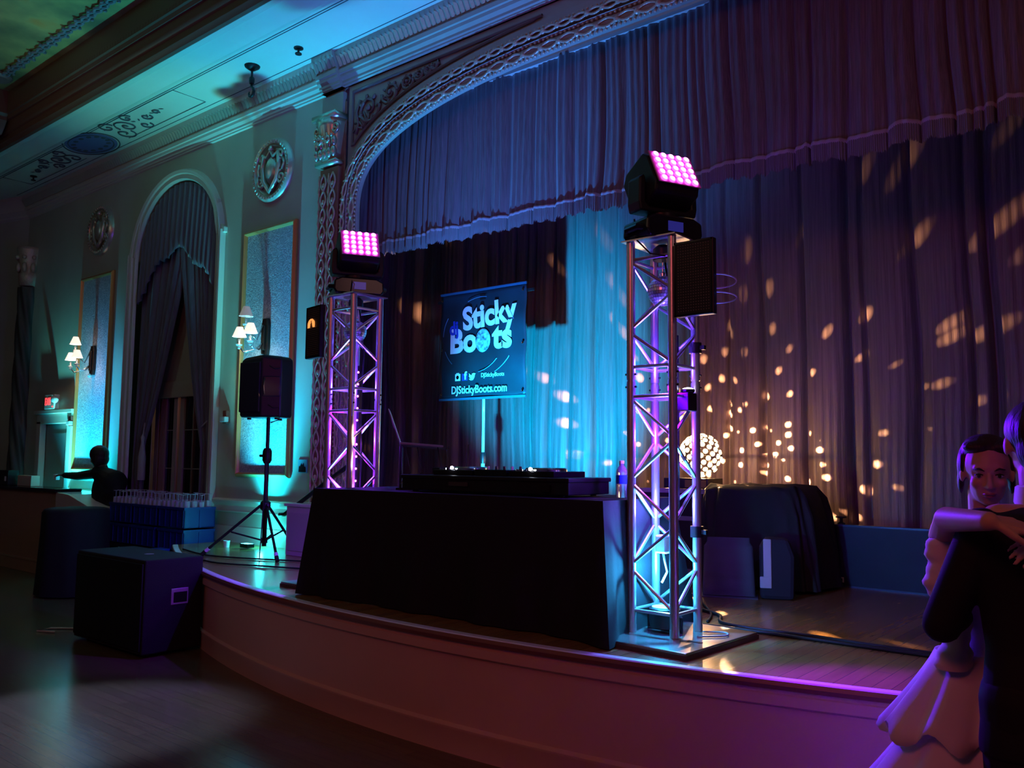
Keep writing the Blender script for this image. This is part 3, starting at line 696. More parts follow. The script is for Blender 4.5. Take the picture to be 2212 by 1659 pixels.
for s in (-1,1):
    for (cx,cy,r,tn,sg,a0) in ((.75,.08,.09,1.3,s,0),(.75,-.1,.08,1.2,-s,0),(1.0,.0,.10,1.5,s,PI),(1.25,.1,.06,1.2,s,0),(1.25,-.1,.06,1.2,-s,0),(1.5,0,.05,1.2,s,0),(1.75,.0,.035,1.,-s,0)):
        sp_.tube([(s*x,y,-.004) for x,y in spiral((cx,cy*1.3),r*1.7,.012,tn,22,1 if sg>0 else -1,a0)],.012,4)
    for k in range(9): sp_.ball((s*(1.0+.11*k),.03*math.sin(k*2),-.004),(.035,.012,.003),6,4,Matrix.Rotation(.7*(-1)**k,4,'Z'))
    sp_.tube([(s*.62,.22,-.004),(s*2.5,.22,-.004),(s*2.5,-.2,-.004),(s*.7,-.2,-.004),(s*.62,-.1,-.004)],.004,4)
sp_.build('scrollwork',PAINTL,cp)
ln=MB().box(-8,7,.30,.305,-.004,0).box(-8,7,-.1,-.0985,-.003,0)
# thin painted border lines on the flat ceiling
bl=MB()
for y in (4.84,4.87,5.38): bl.box(-15,1,y,y+.008,CZ-.004,CZ)
struct(bl.build('trim_10',PAINTL),'thin painted border lines of the ceiling bay','ceiling painting')

# ------------------------------------------------------------------ stage
st=thing('stage','raised wooden stage with curved painted front','stage'); st['kind']='structure'
xs=[-8.86+i*.12 for i in range(90)]
fr_=[(x,ys(x)) for x in xs]
poly=fr_+[(fr_[-1][0],7.75),(-9.4,7.75),(-9.4,D+.36),(-8.86,D+.36)]
MB().prism(poly,SZ-.03,SZ,'z').build('stage_floor',STAGEW,st)
def stage_sweep(prof,x0=-8.86):
    rows=[]
    for x,y in fr_:
        d=2*.052*(x+3.6); nn=Vector((d,-1)).normalized()
        rows.append([(x+nn.x*u,y+nn.y*u,z) for u,z in prof])
    return MB().grid(rows)
stage_sweep([(-.035,SZ+.003),(.012,SZ+.003),(.02,SZ-.002)]).build('nosing_edge_strip',NOSET,st)
stage_sweep([(.02,SZ-.002),(.028,SZ-.02),(.02,SZ-.04),(.0,SZ-.045)]).build('nosing',NOSE,st,smooth=True)
stage_sweep([(0.0,SZ-.045),(.0,SZ-.06),(.008,SZ-.065),(.008,SZ-.11),(.0,SZ-.115),(-.02,SZ-.125),(-.02,.33),(-.02,.13)]).build('fascia',FASC,st)
stage_sweep([(-.02,.16),(-.01,.155),(.0,.145),(.0,.13),(-.005,.12),(-.005,.0)]).build('base_moulding',FASC,st,smooth=True)
MB().add([(-8.86,ys(-8.86),0),(-8.86,D,0),(-8.86,D,SZ-.03),(-8.86,ys(-8.86),SZ-.03)],[(0,1,2,3)]).build('side_fascia',FASC,st)

# ------------------------------------------------------------------ stage curtain & valance
def pleats(x0,x1,seed,wmin,wmax,step):
    rnd=random.Random(seed); out=[]; x=x0; P=[]
    while x<x1:
        wd=rnd.uniform(wmin,wmax); P.append((x,wd,rnd.uniform(.55,1))); x+=wd
    return P
def curtain(x0,x1,y0,zt,zbf,seed,wmin,wmax,amp,step=.014,rows=26,fine=.006,deep=False):
    P=pleats(x0,x1,seed,wmin,wmax,step); pts=[]
    xs=[x0+i*step for i in range(int((x1-x0)/step)+1)]
    prof=[]; k=0
    for x in xs:
        while k<len(P)-1 and x>P[k][0]+P[k][1]: k+=1
        a,wd,h=P[k]; u=min(1,max(0,(x-a)/wd))
        prof.append((h if not deep else (1.25*h-.35))*(max(0,1-(2*u-1)**4))**.5)
    R_=[]
    for j in range(rows):
        v=j/(rows-1); row=[]
        for i,x in enumerate(xs):
            zb=zbf(x); z=zt+(zb-zt)*v
            sway=.03*noise.noise(Vector((x*1.2,z*.6,seed)))*3*v
            ph=prof[i]*(.55+.45*v) 
            y=y0-amp*ph-fine*math.sin(x*95+3*noise.noise(Vector((x*3,z*.5,1))))-.03*noise.noise(Vector((x*2,z*.35,seed+5)))
            row.append((x+sway,y,z))
        R_.append(row)
    return MB().grid(R_),xs
mbc,_=curtain(-9.3,1.1,7.50,6.0,lambda x:SZ+.02,11,.12,.42,.26,rows=30,fine=.004,deep=True)
tag(mbc.build('stage_curtain',CURT,smooth='all'),'tall mauve satin curtain closing the back of the stage','curtain')
def hem(x): 
    k=(x+.3)/.62; return 3.86+.035*abs(math.sin(PI*k))**.5*-1+.025*noise.noise(Vector((x*2.2,0,3)))
vt=thing('stage_valance','fringed mauve valance hanging across the stage opening','valance')
mv,xs_=curtain(-7.2,.4,5.95,5.20,hem,23,.06,.30,.10,step=.012,rows=20,fine=.006)
vo_=mv.build('pleated_cloth',VAL,vt,smooth='all')
rowb=[]; nrow=len(xs_)
lastrow=mv.v[-nrow:]
hb=MB().grid([[(x,y-.012,z+.02) for x,y,z in lastrow],[(x,y-.02,z+.005) for x,y,z in lastrow],[(x,y-.012,z-.012) for x,y,z in lastrow]])
hb.build('braid',mat('braid_thread',(.40,.36,.40),.5),vt,smooth='all')
fm=MB(); r0=[];r1=[];r2=[]
for ii in range((nrow-1)*3):
    u=ii/3; i=int(u); f=u-i; p=Vector(lastrow[i]).lerp(Vector(lastrow[i+1]),f)
    k=(ii%3)*.5; L=.125+.010*math.sin(ii*.21)+.006*math.sin(ii*1.9)+(.012 if ii%3==1 else 0)
    q=.006 if ii%3==1 else 0
    r0.append((p.x,p.y-.012-q,p.z-.008)); r1.append((p.x,p.y-.014-q,p.z-L*.6)); r2.append((p.x+.002*math.sin(ii),p.y-.012-q,p.z-L))
fm.grid([r0,r1,r2])
fm.build('fringe',FRINGE,vt)
# pale board and curtain track behind the arch head
struct(MB().box(-6.6,-.4,6.15,6.2,4.9,5.8).build('trim_11',TRIM),'pale board behind the head of the stage arch','trim')
tag(MB().box(-6.3,-.7,5.90,5.96,5.19,5.22).build('curtain_track',TRIM),'pale curtain track under the top of the stage arch','curtain track')
area('soffit_fill_light',(-3.5,6.06,4.95),(-3.5,6.13,5.6),(.3,.36,1.0),10,5.6,.04)  # unseen blue strip added to light the board above the track

# ------------------------------------------------------------------ table and cloth
tb=thing('folding_table','long folding table hidden under the black cloth','table',(-3.76,4.22,SZ))
MB().box(-1.2,1.2,-.36,.36,.70,.73).build('tabletop',BLK,tb)
for sx_ in (-1,1):
    for sy_ in (-1,1): MB().tube([(sx_*1.0,sy_*.3,0),(sx_*1.0,sy_*.3,.7)],.014,8).build('leg',BLKM,tb)
rows=[]; hw,hd=1.225,.385; tz=SZ+.742
per=[]
def rect_per(n,hw,hd,r=.02):
    pts=[]; L=[(hw,-hd),(hw,hd),(-hw,hd),(-hw,-hd)]
    for k in range(4):
        a=L[k]; b_=L[(k+1)%4]; m_=n if k%2 else n//3
        for i in range(m_): pts.append((a[0]+(b_[0]-a[0])*i/m_,a[1]+(b_[1]-a[1])*i/m_,k,i/m_))
    pts.append(pts[0]); return pts
base=rect_per(90,hw,hd)
for j in range(16):
    v=j/15; row=[]
    for (x,y,k,u) in base:
        flare=.035*v+.02*v*math.sin(x*9+y*7)+.012*v*math.sin(x*23+y*19)
        cx_=abs(x)>hw-.08; cy_=abs(y)>hd-.08
        if cx_ and cy_: flare+=.05*v
        sx_=flare*(x/hw if abs(abs(x)-hw)<1e-6 or cx_ else x/hw*.3); sy_=flare*(y/hd if abs(abs(y)-hd)<1e-6 or cy_ else y/hd*.3)
        if abs(abs(y)-hd)<1e-6 and not cx_: sx_=0
        if abs(abs(x)-hw)<1e-6 and not cy_: sy_=0
        row.append((-3.76+x+sx_,4.22+y+sy_,tz-.004*(j>0)-(tz-SZ-.012)*v))
    rows.append(row)
cl=MB().grid(rows); cl.add([(-3.76+x,4.22+y,tz) for x,y,_,_ in base[:-1]],[tuple(range(len(base)-1))])
tag(cl.build('tablecloth',CLOTH,smooth=True),'black floor-length cloth draped over the long table','tablecloth')
TZ=tz+.002
# DJ coffin case with decks and mixer
dj=thing('turntable_case','long black road case holding the decks and mixer on the table','dj case',(-3.53,4.16,TZ))
MB().box(-.68,.68,-.20,.22,.012,.105).box(-.69,.69,-.21,.23,.085,.11).build('case_shell',BLK,dj,bevel=.006)
for x in (-.6,.6):
    for y in (-.15,.17): MB().lathe([(.02,0),(.02,.014)],10).build('foot',BLK,dj,loc=(x,y,0))
for x,nm in ((-.27,'l'),(.37,'r')):
    dk=MB().box(-.17,.17,-.15,.17,.11,.145).build('deck',BLKG,dj,bevel=.004,loc=(x,0,0))
    MB().lathe([(0,.165),(.12,.165),(.13,.155),(.13,.145)],28).build('platter',CHROME,dk,smooth=True,loc=(0,.0,0))
    MB().box(-.012,.012,-.157,-.150,.150,.162).ball((0,-.155,.158),.011,8,6).build('target_light',LENSW,dk)
    for k in range(3): MB().lathe([(.01,.145),(.01,.155)],8).build('button',CHROME,dk,loc=(-.13+.02*k,-.12,0))
mx=MB().box(-.13,.13,-.15,.17,.11,.15).build('mixer',BLKG,dj,bevel=.004,loc=(.05,0,0))
for k in range(8): MB().lathe([(.009,.15),(.008,.17)],8).build('knob',WHITEP if k%3==0 else BLK,mx,loc=(-.1+.065*(k%4),-.05+.08*(k//4),0))
MB().box(-.24,-.08,-.215,-.209,.045,.07).build('badge',mat('badge_grey',(.06,.06,.065),.4),dj)
MB().box(.5,.56,-.218,-.209,.03,.07).build('latch',BLKM,dj)
wr=thing('wireless_receiver','small black wireless receiver with two thin antennas on the dj case','receiver',(-4.02,4.22,TZ+.112))
MB().box(-.10,.10,-.07,.07,0,.045).build('housing',BLK,wr,bevel=.004)
for x in (-.09,.09): MB().tube([(x,.07,.04),(x*1.1,.07,.20)],.004,6).build('antenna',BLK,wr)
# laptop and stand
ls=thing('laptop_stand','upright black laptop stand at the left of the dj case','laptop stand',(-4.48,4.20,TZ),R(46))
MB().box(-.03,.03,-.16,.16,0,.012).box(-.03,.28,-.16,-.13,0,.012).box(-.03,.28,.13,.16,0,.012).build('base',BLKM,ls)
for yy_ in (-.1,.1): MB().tube([(0,yy_,.01),(0,yy_,.30)],.011,8).build('post',BLKM,ls,smooth=True)
MB().box(-.02,.30,-.12,-.10,.30,.308,Matrix.Rotation(R(4),4,'Y')).box(-.02,.30,.10,.12,.30,.308,Matrix.Rotation(R(4),4,'Y')).box(.29,.31,-.12,.12,.300,.325,Matrix.Rotation(R(4),4,'Y')).build('tray',CHROME,ls)
lp=thing('laptop','open silver laptop seen edge-on on its stand','laptop',(-4.48,4.20,TZ+.312),R(46))
ML=Matrix.Rotation(R(4),4,'Y')
MB().box(-.01,.29,-.17,.17,0,.016,ML).build('keyboard_base',mat('laptop_silver',(.5,.5,.53),.3,.8),lp,bevel=.003)
MB().box(-.008,.0,-.17,.17,.012,.262,Matrix.Rotation(R(-20),4,'Y')).build('screen_lid',mat('laptop_silver',(.5,.5,.53),.3,.8),lp,bevel=.002)
MB().box(.0,.002,-.16,.16,.022,.252,Matrix.Rotation(R(-20),4,'Y')).build('display',mat('laptop_display',(.05,.06,.09),.2,emit=(.25,.3,.5),es=.35),lp)
for k,(a,b_,c,lb) in enumerate([(.04,-.05,-.20,'nearest the stand post'),(.10,-.0,-.24,'middle one'),(.20,.10,-.16,'under its front edge')]):
    q=MB().tube([(a-.02,b_,.30+TZ-TZ),(a,b_,.22),(a+.05,b_-.02,.12),(a-.02,b_-.05,.04),(a+.07,b_-.02,.012)],.004,6)
    tag(q.build('laptop_cable',CABLE,smooth='all',loc=(-4.40,4.20,TZ)),'thin black cable looping down from the open laptop, '+lb,'cable',group='cables under the laptop')
# water bottle
wb=thing('water_bottle','clear water bottle with blue label on the right end of the table','bottle',(-2.66,4.22,TZ))
MB().lathe([(0,0),(.030,.002),(.033,.01),(.031,.05),(.033,.07),(.033,.12),(.030,.13),(.033,.14),(.030,.16),(.014,.185),(.013,.20)],18).build('bottle_body',PLASTW,wb,smooth=True)
MB().lathe([(.0335,.08),(.0338,.13)],18).build('bottle_label',LABELB,wb,smooth=True); MB().lathe([(.015,.195),(.015,.212),(0,.214)],14).build('cap',WHITEP,wb,smooth=True)

# ------------------------------------------------------------------ banner on stand
BX,BY=-5.57,6.28
bn=thing('banner_stand','tripod stand with white pole carrying the banner behind the table','stand',(BX,BY+.03,SZ))
MB().tube([(0,0,.25),(0,0,.95)],.019,12).build('lower_pole',WHITEP,bn,smooth=True); MB().tube([(0,0,.95),(0,0,2.62)],.014,12).build('upper_pole',WHITEP,bn,smooth=True)
MB().lathe([(.026,.92),(.03,.94),(.03,1.0),(.02,1.03)],12).build('collar',BLK,bn,smooth=True)
MB().lathe([(.03,.25),(.03,.42)],12).build('hub',BLK,bn,smooth=True)
for k in range(3):
    a=k*2*PI/3+.4; MB().tube([(0,0,.40),(.45*math.cos(a),.45*math.sin(a),.01)],.012,8).build('leg',BLK,bn,smooth=True)
MB().box(-.63,.63,-.025,-.005,2.56,2.585).box(-.035,.035,-.035,.02,2.54,2.61).build('crossbar',BLKM,bn)
bnr=thing('dj_banner','square teal banner with bold white logo lettering hung behind the table','banner',(BX,BY-.012,0))
z0,z1=2.21,3.32-.03
rows=[[( -.56+1.12*i/30,.0-.006*math.sin(i/30*PI*3)+.01*math.sin(j*.8),z0+(z1-z0)*j/20) for i in range(31)] for j in range(21)]
bm_=mat('banner_vinyl',(.007,.030,.042),.45,vary=.35,vscale=2.2)
z1c=(z0+z1)/2
MB().grid(rows).build('fabric',bm_,bnr,smooth='all',solid=.003)
MB().box(-.565,.565,-.012,.004,z0-.012,z0+.012).box(-.565,.565,-.012,.004,z1-.012,z1+.012).build('hem_bar',mat('banner_hem',(.02,.12,.2),.4),bnr,bevel=.003)
WT=mat('banner_white_ink',(.85,.93,.95),.5); WB=mat('banner_blue_ink',(.02,.06,.55),.5)
def btext(txt,size,x,z,m,nm,rot=0,bold=0,sx=1,dy=-.016,shear=0):
    return text_mesh(txt,size,m,nm,bnr,Matrix.Translation((x,dy,z))@FACE@Matrix.Rotation(R(rot),4,'Z'),bold=bold,ext=.0008,sx=sx,shear=shear)
HH=z1-z0
def bz(v): return z1-HH*v   # v measured down from the top
btext('Sticky',.315,.10,bz(.25),WT,'logo_word_sticky',4,.0125,.92)
btext('Bo',.33,-.235,bz(.47),WT,'logo_word_bo',0,.014,1.0)
btext('ts',.33,.28,bz(.46),WT,'logo_word_ts',0,.014,1.0)
btext('dj',.19,-.36,bz(.34),WB,'logo_word_dj',4,.006,.9,-.019)
MB().lathe([(0,.006),(.09,.006),(.098,0)],28,Matrix.Translation((.03,-.018,bz(.475)))@FACE@Matrix.Diagonal((1,1.2,1,1))).build('logo_ball',mat('logo_ball_ink',(.25,.5,.55),.4,vary=.9,vscale=28),bnr)
btext('DJStickyBoots',.058,.16,bz(.795),WT,'handle_text',0,.0005,.9)
btext('DJStickyBoots.com',.108,-.02,bz(.92),WT,'address_text',0,.002,.88)
ic=MB().box(-.035,.035,-.0175,-.015,-.035,.035).box(-.02,.02,-.0180,-.0175,.036,.045); ic.build('camera_icon',WT,bnr,loc=(-.30,0,bz(.80)),bevel=.006)
MB().lathe([(.012,.0),(.019,.0)],18,Matrix.Translation((-.30,-.020,bz(.80)))@FACE).build('camera_icon_ring',WB,bnr)
MB().box(-.035,.035,-.0175,-.015,-.035,.035).build('square_icon',WB,bnr,loc=(-.205,0,bz(.80))); btext('f',.11,-.195,bz(.79),WT,'square_icon_letter',0,.004,1,-.019)
bird=[(-.045,-.02),(-.02,-.02),(-.043,.0),(-.04,.02),(-.045,.035),(-.01,.01),(.0,.03),(.02,.035),(.045,.03),(.035,.015),(.03,-.01),(.01,-.035),(-.02,-.038)]
MB().prism(bird,-.0175,-.015).build('bird_icon',WT,bnr,loc=(-.105,0,bz(.80)))
dr_=MB()
for (x,v,r,a0,a1) in ((-.05,.42,.46,2.6,3.1),(-.05,.42,.46,3.5,3.9),(-.05,.42,.5,5.2,5.7),(-.02,.42,.46,.3,.6),(-.1,.45,.40,4.9,5.6),(.0,.4,.42,1.4,2.0)):
    dr_.tube([(x+r*math.cos(a0+(a1-a0)*i/12),-.016,bz(v)+.85*r*math.sin(a0+(a1-a0)*i/12)) for i in range(13)],.004,4)
for k in range(0):
    rr=random.Random(k); dr_.ball((rr.uniform(-.5,.5),-.016,bz(rr.choice([.1,.15,.6,.66,.3]))),(.008,.002,.008),6,4)
dr_.build('swirl_print',mat('banner_pale_print',(.06,.22,.32),.4),bnr)
gr=MB()
for x in (-.53,.53):
    for v in (.06,.53,.95): gr.lathe([(.006,0),(.012,.002),(.013,0)],10,Matrix.Translation((x,-.014,bz(v)))@FACE)
gr.build('grommets',CHROME,bnr)

# ------------------------------------------------------------------ truss towers
ZT0,ZT1=SZ+.035,2.83; HTR=ZT1-ZT0
def truss(name,label,loc,group):
    t=thing(name,label,'truss',loc,0,group); s=.13; z0=0
    leg=None
    cor=[(-s,-s),(s,-s),(s,s),(-s,s)]
    for x,y in cor:
        l=MB().tube([(0,0,0),(0,0,1.36)],.0245,14).tube([(0,0,1.36),(0,0,1.37)],.021,14).tube([(0,0,1.37),(0,0,HTR)],.0245,14).lathe([(.0255,0),(.0255,.04)],14).lathe([(.0255,1.30),(.0255,1.355)],14).lathe([(.0255,1.375),(.0255,1.43)],14).build('leg',ALU,t,smooth=True,loc=(x,y,0))
        if leg: 
            me=l.data; l.data=leg.data; bpy.data.meshes.remove(me)
        else: leg=l
        MB().tube([(-.035,0,1.33),(.035,0,1.33)],.006,6).tube([(-.035,0,1.40),(.035,0,1.40)],.006,6).build('coupling_pin',BLKM,t,loc=(x,y,0))
    hz=[.115,1.275,1.44,HTR-.10]
    dz=[(.115,1.275,5),(1.44,HTR-.10,3)]
    for k in range(4):
        a=cor[k]; b_=cor[(k+1)%4]
        for z in hz: MB().tube([(a[0],a[1],z),(b_[0],b_[1],z)],.010,8).build('cross_brace',ALU,t,smooth=True)
        for (za,zb,nn) in dz:
            for i in range(nn):
                u=i%2 if k%2==0 else (i+1)%2
                p,q=(a,b_) if u==0 else (b_,a)
                MB().tube([(p[0],p[1],za+(zb-za)*(nn-i)/nn-.012),(q[0],q[1],za+(zb-za)*(nn-i-1)/nn+.012)],.010,8).build('diagonal_brace',ALU,t,smooth=True)
    MB().box(-s-.04,s+.04,-s-.04,s+.04,HTR,HTR+.008).build('top_plate',ALU,t)
    return t
LTR=(-5.05,4.23,ZT0); RTR=(-2.38,4.21,ZT0)
truss('lighting_truss','square aluminium truss tower glowing violet left of the table',LTR,'truss towers beside the table')
truss('lighting_truss','square aluminium truss tower glowing cyan at the right end of the table',RTR,'truss towers beside the table')
for (x,y),l in (((-5.08,4.28),'flat steel base plate under the left truss tower'),((-2.38,4.18),'flat steel base plate under the right truss tower')):
    q=thing('base_plate',l,'base plate',(x,y,SZ),R(-3)); M_=None
    MB().box(-.37,.37,-.37,.37,.004,.034).build('plate',STEEL,q,bevel=.004)
    MB().box(-.375,.375,-.375,.375,.0,.022).build('edge_rim',mat('plate_rim',(.10,.06,.05),.4),q)
    MB().box(-.02,.06,-.012,.012,.0335,.036,Matrix.Translation((.24,-.10,0))).build('hand_slot',BLK,q)
# mirror balls
def mirror_ball(loc,label):
    t=thing('mirror_ball',label,'mirror ball',loc,0,'mirror balls inside the trusses')
    MB().ball((0,0,0),.083,24,16).build('core',GROUT,t,smooth='all')
    ti=MB(); nl=15
    for j in range(nl):
        th0=PI*(j+.06)/nl; th1=PI*(j+.94)/nl; nn=max(4,int(34*math.sin(PI*(j+.5)/nl)))
        for i in range(nn):
            a0=2*PI*(i+.05)/nn; a1=2*PI*(i+.95)/nn; r=.0865
            ti.add([(r*math.sin(th)*math.cos(a),r*math.sin(th)*math.sin(a),r*math.cos(th)) for th,a in ((th0,a0),(th0,a1),(th1,a1),(th1,a0))],[(0,1,2,3)])
    me=ti.build('mirror_tiles',MIRR,t)
    MB().lathe([(.02,.08),(.02,.10),(.004,.11),(.004,.19)],10).build('hanger',CHROME,t,smooth=True)
    MB().lathe([(.055,.175),(.055,.24),(.03,.262)],14).build('motor',BLK,t,smooth=True)
mirror_ball((LTR[0],LTR[1],2.57),'mirror ball hanging inside the left truss tower'); mirror_ball((RTR[0],RTR[1],2.56),'mirror ball hanging inside the right truss tower')

# moving heads
def moving_head(loc,label,rz,tilt):
    t=thing('moving_head_light',label,'stage light',loc,rz,'moving heads on the truss towers')
    MB().prism([(-.17,0),(.17,0),(.19,.03),(.185,.10),(.13,.125),(-.13,.125),(-.185,.10),(-.19,.03)],-.12,.12).build('base',BLKG,t,bevel=.012)
    for s in (-1,1):
        MB().tube([(s*.16,-.09,.05),(s*.205,-.05,.055),(s*.205,.05,.055),(s*.16,.09,.05)],.02,8).build('carry_handle',BLKG,t,smooth=True)
    MB().box(-.05,.05,-.125,-.118,.035,.09).build('display',mat('head_display',(.03,.03,.05),.1,emit=(.1,.1,1.0),es=.15),t)
    MB().lathe([(.09,.125),(.09,.15)],20).build('pan_collar',BLK,t,smooth=True)
    MB().prism([(-.19,.15),(.19,.15),(.20,.20),(.195,.34),(.165,.36),(.155,.33),(.155,.20),(.13,.18),(-.13,.18),(-.155,.20),(-.155,.33),(-.165,.36),(-.195,.34),(-.20,.20)],-.06,.06).build('yoke',BLK,t,bevel=.01)
    Mh=Matrix.Translation((0,0,.33))@Matrix.Rotation(-tilt,4,'X')
    hd=MB().prism([(-.10,-.14),(.08,-.145),(.135,-.10),(.135,.10),(.08,.145),(-.10,.14),(-.135,.09),(-.135,-.09)],-.148,.148,'x',Mh@Matrix.Translation((0,.015,0))).build('head',BLK,t,bevel=.012)
    MB().box(-.145,.145,-.133,-.126,-.115,.115,Mh).build('lens_panel',mat('lens_panel_glow_pink',(.6,.25,.6),.4),t,bevel=.003)  # pink base colour stands in for the lens glow on this panel
    ln=None
    for i in range(5):
        for j in range(5):
            p=Mh@Vector((-.105+.0525*i,-.134,-.088+.044*j))
            if ln is None: 
                ln=MB().lathe([(.0205,.0),(.0205,.006),(.015,.011),(0,.013)],16,Matrix.Rotation(-tilt,4,'X')@Matrix.Rotation(PI/2,4,'X')).build('lens',LENS,t,smooth=True); ln.location=p
            else:
                c=ln.copy(); COL.objects.link(c); c.location=p
    return t
moving_head((LTR[0]+.0,LTR[1],ZT1+.01),'moving head with bright pink lens grid on the left truss tower',R(60),R(26))
moving_head((RTR[0]+.0,RTR[1],ZT1+.01),'moving head with bright pink lens grid on the right truss tower',R(66),R(27))

# LED matrix panels at the sides of the towers
def led_panel(loc,rz,label,amber=False):
    t=thing('video_wall_tile',label,'light panel',loc,rz,'led panels on the truss sides')
    MB().box(0,.23,-.02,.02,0,.405).build('housing',BLK,t,bevel=.004)
    fr=MB().box(.004,.226,-.024,-.02,.004,.012).box(.004,.226,-.024,-.02,.393,.401).box(.004,.012,-.024,-.02,.004,.401).box(.218,.226,-.024,-.02,.004,.401); fr.build('bezel',BLKG,t)
    d=MB()
    for i in range(13):
        for j in range(25):
            d.lathe([(.0028,0),(.0028,.002)],6,Matrix.Translation((.028+.0147*i,-.0205,.028+.0147*j))@FACE)
    d.build('led_grid',DOTG,t)
    if amber:
        a=MB(); k=0
        for i in range(27):
            for j in range(22):
                x=-.042+.0032*i; z=-.03+.0032*j; r=math.hypot(x,z+.01)
                if r<.046 and z>-.022+abs(x)*.0 and not (abs(x)<.004+max(0,(.018-z))*.35 and z<.022): 
                    if (i*7+j*3)%5: a.ball((.09+x*1.35,-.0245,.265+z*1.2),.0022,5,3)
        a.build('amber_display',AMBER,t)
    MB().tube([(.0,.02,.3),(-.03,.03,.3)],.012,8).tube([(.0,.02,.1),(-.03,.03,.1)],.012,8).build('clamp',BLKM,t)
    return t
led_panel((-2.215,4.055,2.37),0,'black dotted led panel on the right truss tower')
q=led_panel((-5.455,4.10,2.37),R(-10),'black led panel with amber arch display on the left truss tower',True)

# devices and cables in the towers
for (tx,ty),lab in (((LTR[0],LTR[1]),'left'),((RTR[0],RTR[1]),'right')):
    q=thing('led_bar','thin vertical bar of pink lights inside the %s truss tower'%lab,'light bar',(tx+.085,ty-.02,1.30),0,'vertical light bars in the trusses')
    MB().box(-.012,.012,-.008,.02,0,1.0).build('housing',BLK,q)
    for k in range(11): MB().ball((.0,-.012,.05+.09*k),(.008,.006,.008),8,6).build('led',LEDP,q)
    q=thing('par_light','small black floor par shining upward in the %s truss tower'%lab,'stage light',(tx,ty,SZ+.036),0,'floor pars in the trusses')
    MB().lathe([(.08,.02),(.085,.06),(.085,.12),(.075,.125),(.0,.125)],20).build('can',BLK,q,smooth=True)
    MB().lathe([(.07,.13),(0,.133)],20).build('glass',mat('par_cyan_lens',(.3,.8,1),.3,emit=(.1,.75,1.0),es=6),q,smooth=True)
    MB().tube([(-.10,0,.0),(-.10,0,.08),(-.085,0,.09)],.008,6).tube([(.10,0,.0),(.10,0,.08),(.085,0,.09)],.008,6).tube([(-.10,0,.008),(.10,0,.008)],.008,6).build('bracket',BLKM,q)
    q=MB().tube([(tx-.02,ty+.05,2.78),(tx+.03,ty+.07,2.4),(tx-.01,ty+.08,2.0),(tx+.04,ty+.06,1.6),(tx+.0,ty+.08,1.2),(tx+.03,ty+.07,.9),(tx+.02,ty+.05,SZ+.17)],.006,6)
    tag(q.build('power_cable',CABLE,smooth='all'),'black power cable running down inside the %s truss tower'%lab,'cable')
q=thing('power_adapter','white power box glowing inside the lower right truss tower','power adapter',(RTR[0]-.02,RTR[1]+.02,1.10))
MB().box(-.035,.035,-.03,.03,.0,.10).build('housing',WHITEP,q,bevel=.01); MB().tube([(0,0,0),(.02,.01,-.1),(-.01,0,-.16)],.006,6).build('lead',WHITEP,q,smooth='all')
q=thing('beam_light','small black effect light clamped to the right truss tower','stage light',(RTR[0]+.14,RTR[1]+.02,1.93))
MB().box(-.05,.03,-.05,.05,-.05,.05).lathe([(.035,.05),(.04,.07)],14).build('housing',BLK,q,bevel=.006)
MB().ball((0,0,.072),(.028,.028,.008),12,6).build('glass',LENSW,q,smooth='all')
for z,l in ((1.22,'lower'),(2.24,'upper')):
    q=MB().tube([(.0,0,-.03),(.0,0,.03)],.036,12).box(.0,.06,-.012,.012,-.012,.012)
    tag(q.build('truss_clamp',BLKM,smooth=True,loc=(RTR[0]+.13,RTR[1]+.13,z)),'black clamp on the rear leg of the right truss tower, %s one'%l,'clamp')
for z0_,z1_,l in ((2.585,2.51,'upper'),(2.49,2.43,'lower')):
    zc_=(z0_+z1_)/2; hh=(z0_-z1_)/2; pts=[(-1.99+.085*math.sin(PI*i/14),4.08+.06*math.sin(PI*i/14),zc_+hh*math.cos(PI*i/14)) for i in range(15)]
    tag(MB().tube(pts,.004,6).build('loop_cable',WIREB,smooth='all'),'pale blue cable loop beside the right led panel, %s one'%l,'cable')
tag(MB().tube([(LTR[0]+.06,LTR[1]-.10,2.95),(LTR[0]+.13,LTR[1]-.13,2.90),(LTR[0]+.11,LTR[1]-.14,2.78),(LTR[0]+.14,LTR[1]-.14,2.70)],.005,6).build('data_cable',mat('grey_cable',(.4,.38,.4),.5),smooth='all'),'pale cable hanging from the left moving head','cable')
tag(MB().tube([(RTR[0]-.10,RTR[1]-.14,2.96),(RTR[0]-.08,RTR[1]-.16,2.84),(RTR[0]+.02,RTR[1]-.17,2.74),(RTR[0]+.10,RTR[1]-.15,2.72)],.005,6).build('data_cable',CABLE,smooth='all'),'black cable hanging under the right moving head','cable')

# ------------------------------------------------------------------ loudspeaker on tripod
ss=thing('speaker_stand','black tripod stand under the loudspeaker on the stage','speaker stand',(-7.22,4.98,SZ))
MB().tube([(0,0,.10),(0,0,.95)],.022,12).build('lower_tube',BLKM,ss,smooth=True); MB().tube([(0,0,.95),(0,0,1.36)],.0175,12).build('upper_tube',BLKM,ss,smooth=True)
MB().lathe([(.03,.90),(.045,.93),(.045,1.02),(.03,1.05)],14).tube([(0,0,.975),(-.075,-.03,.975)],.014,8).build('height_clamp',BLK,ss,smooth=True)
MB().lathe([(.03,.44),(.05,.46),(.05,.52),(.03,.54)],14).tube([(0,0,.49),(.09,-.03,.50)],.013,8).build('leg_hub',BLK,ss,smooth=True)
MB().lathe([(.032,.13),(.032,.18)],14).build('brace_hub',BLK,ss,smooth=True)
ft=[(.50,-.20),(-.05,.42),(-.42,-.40)]
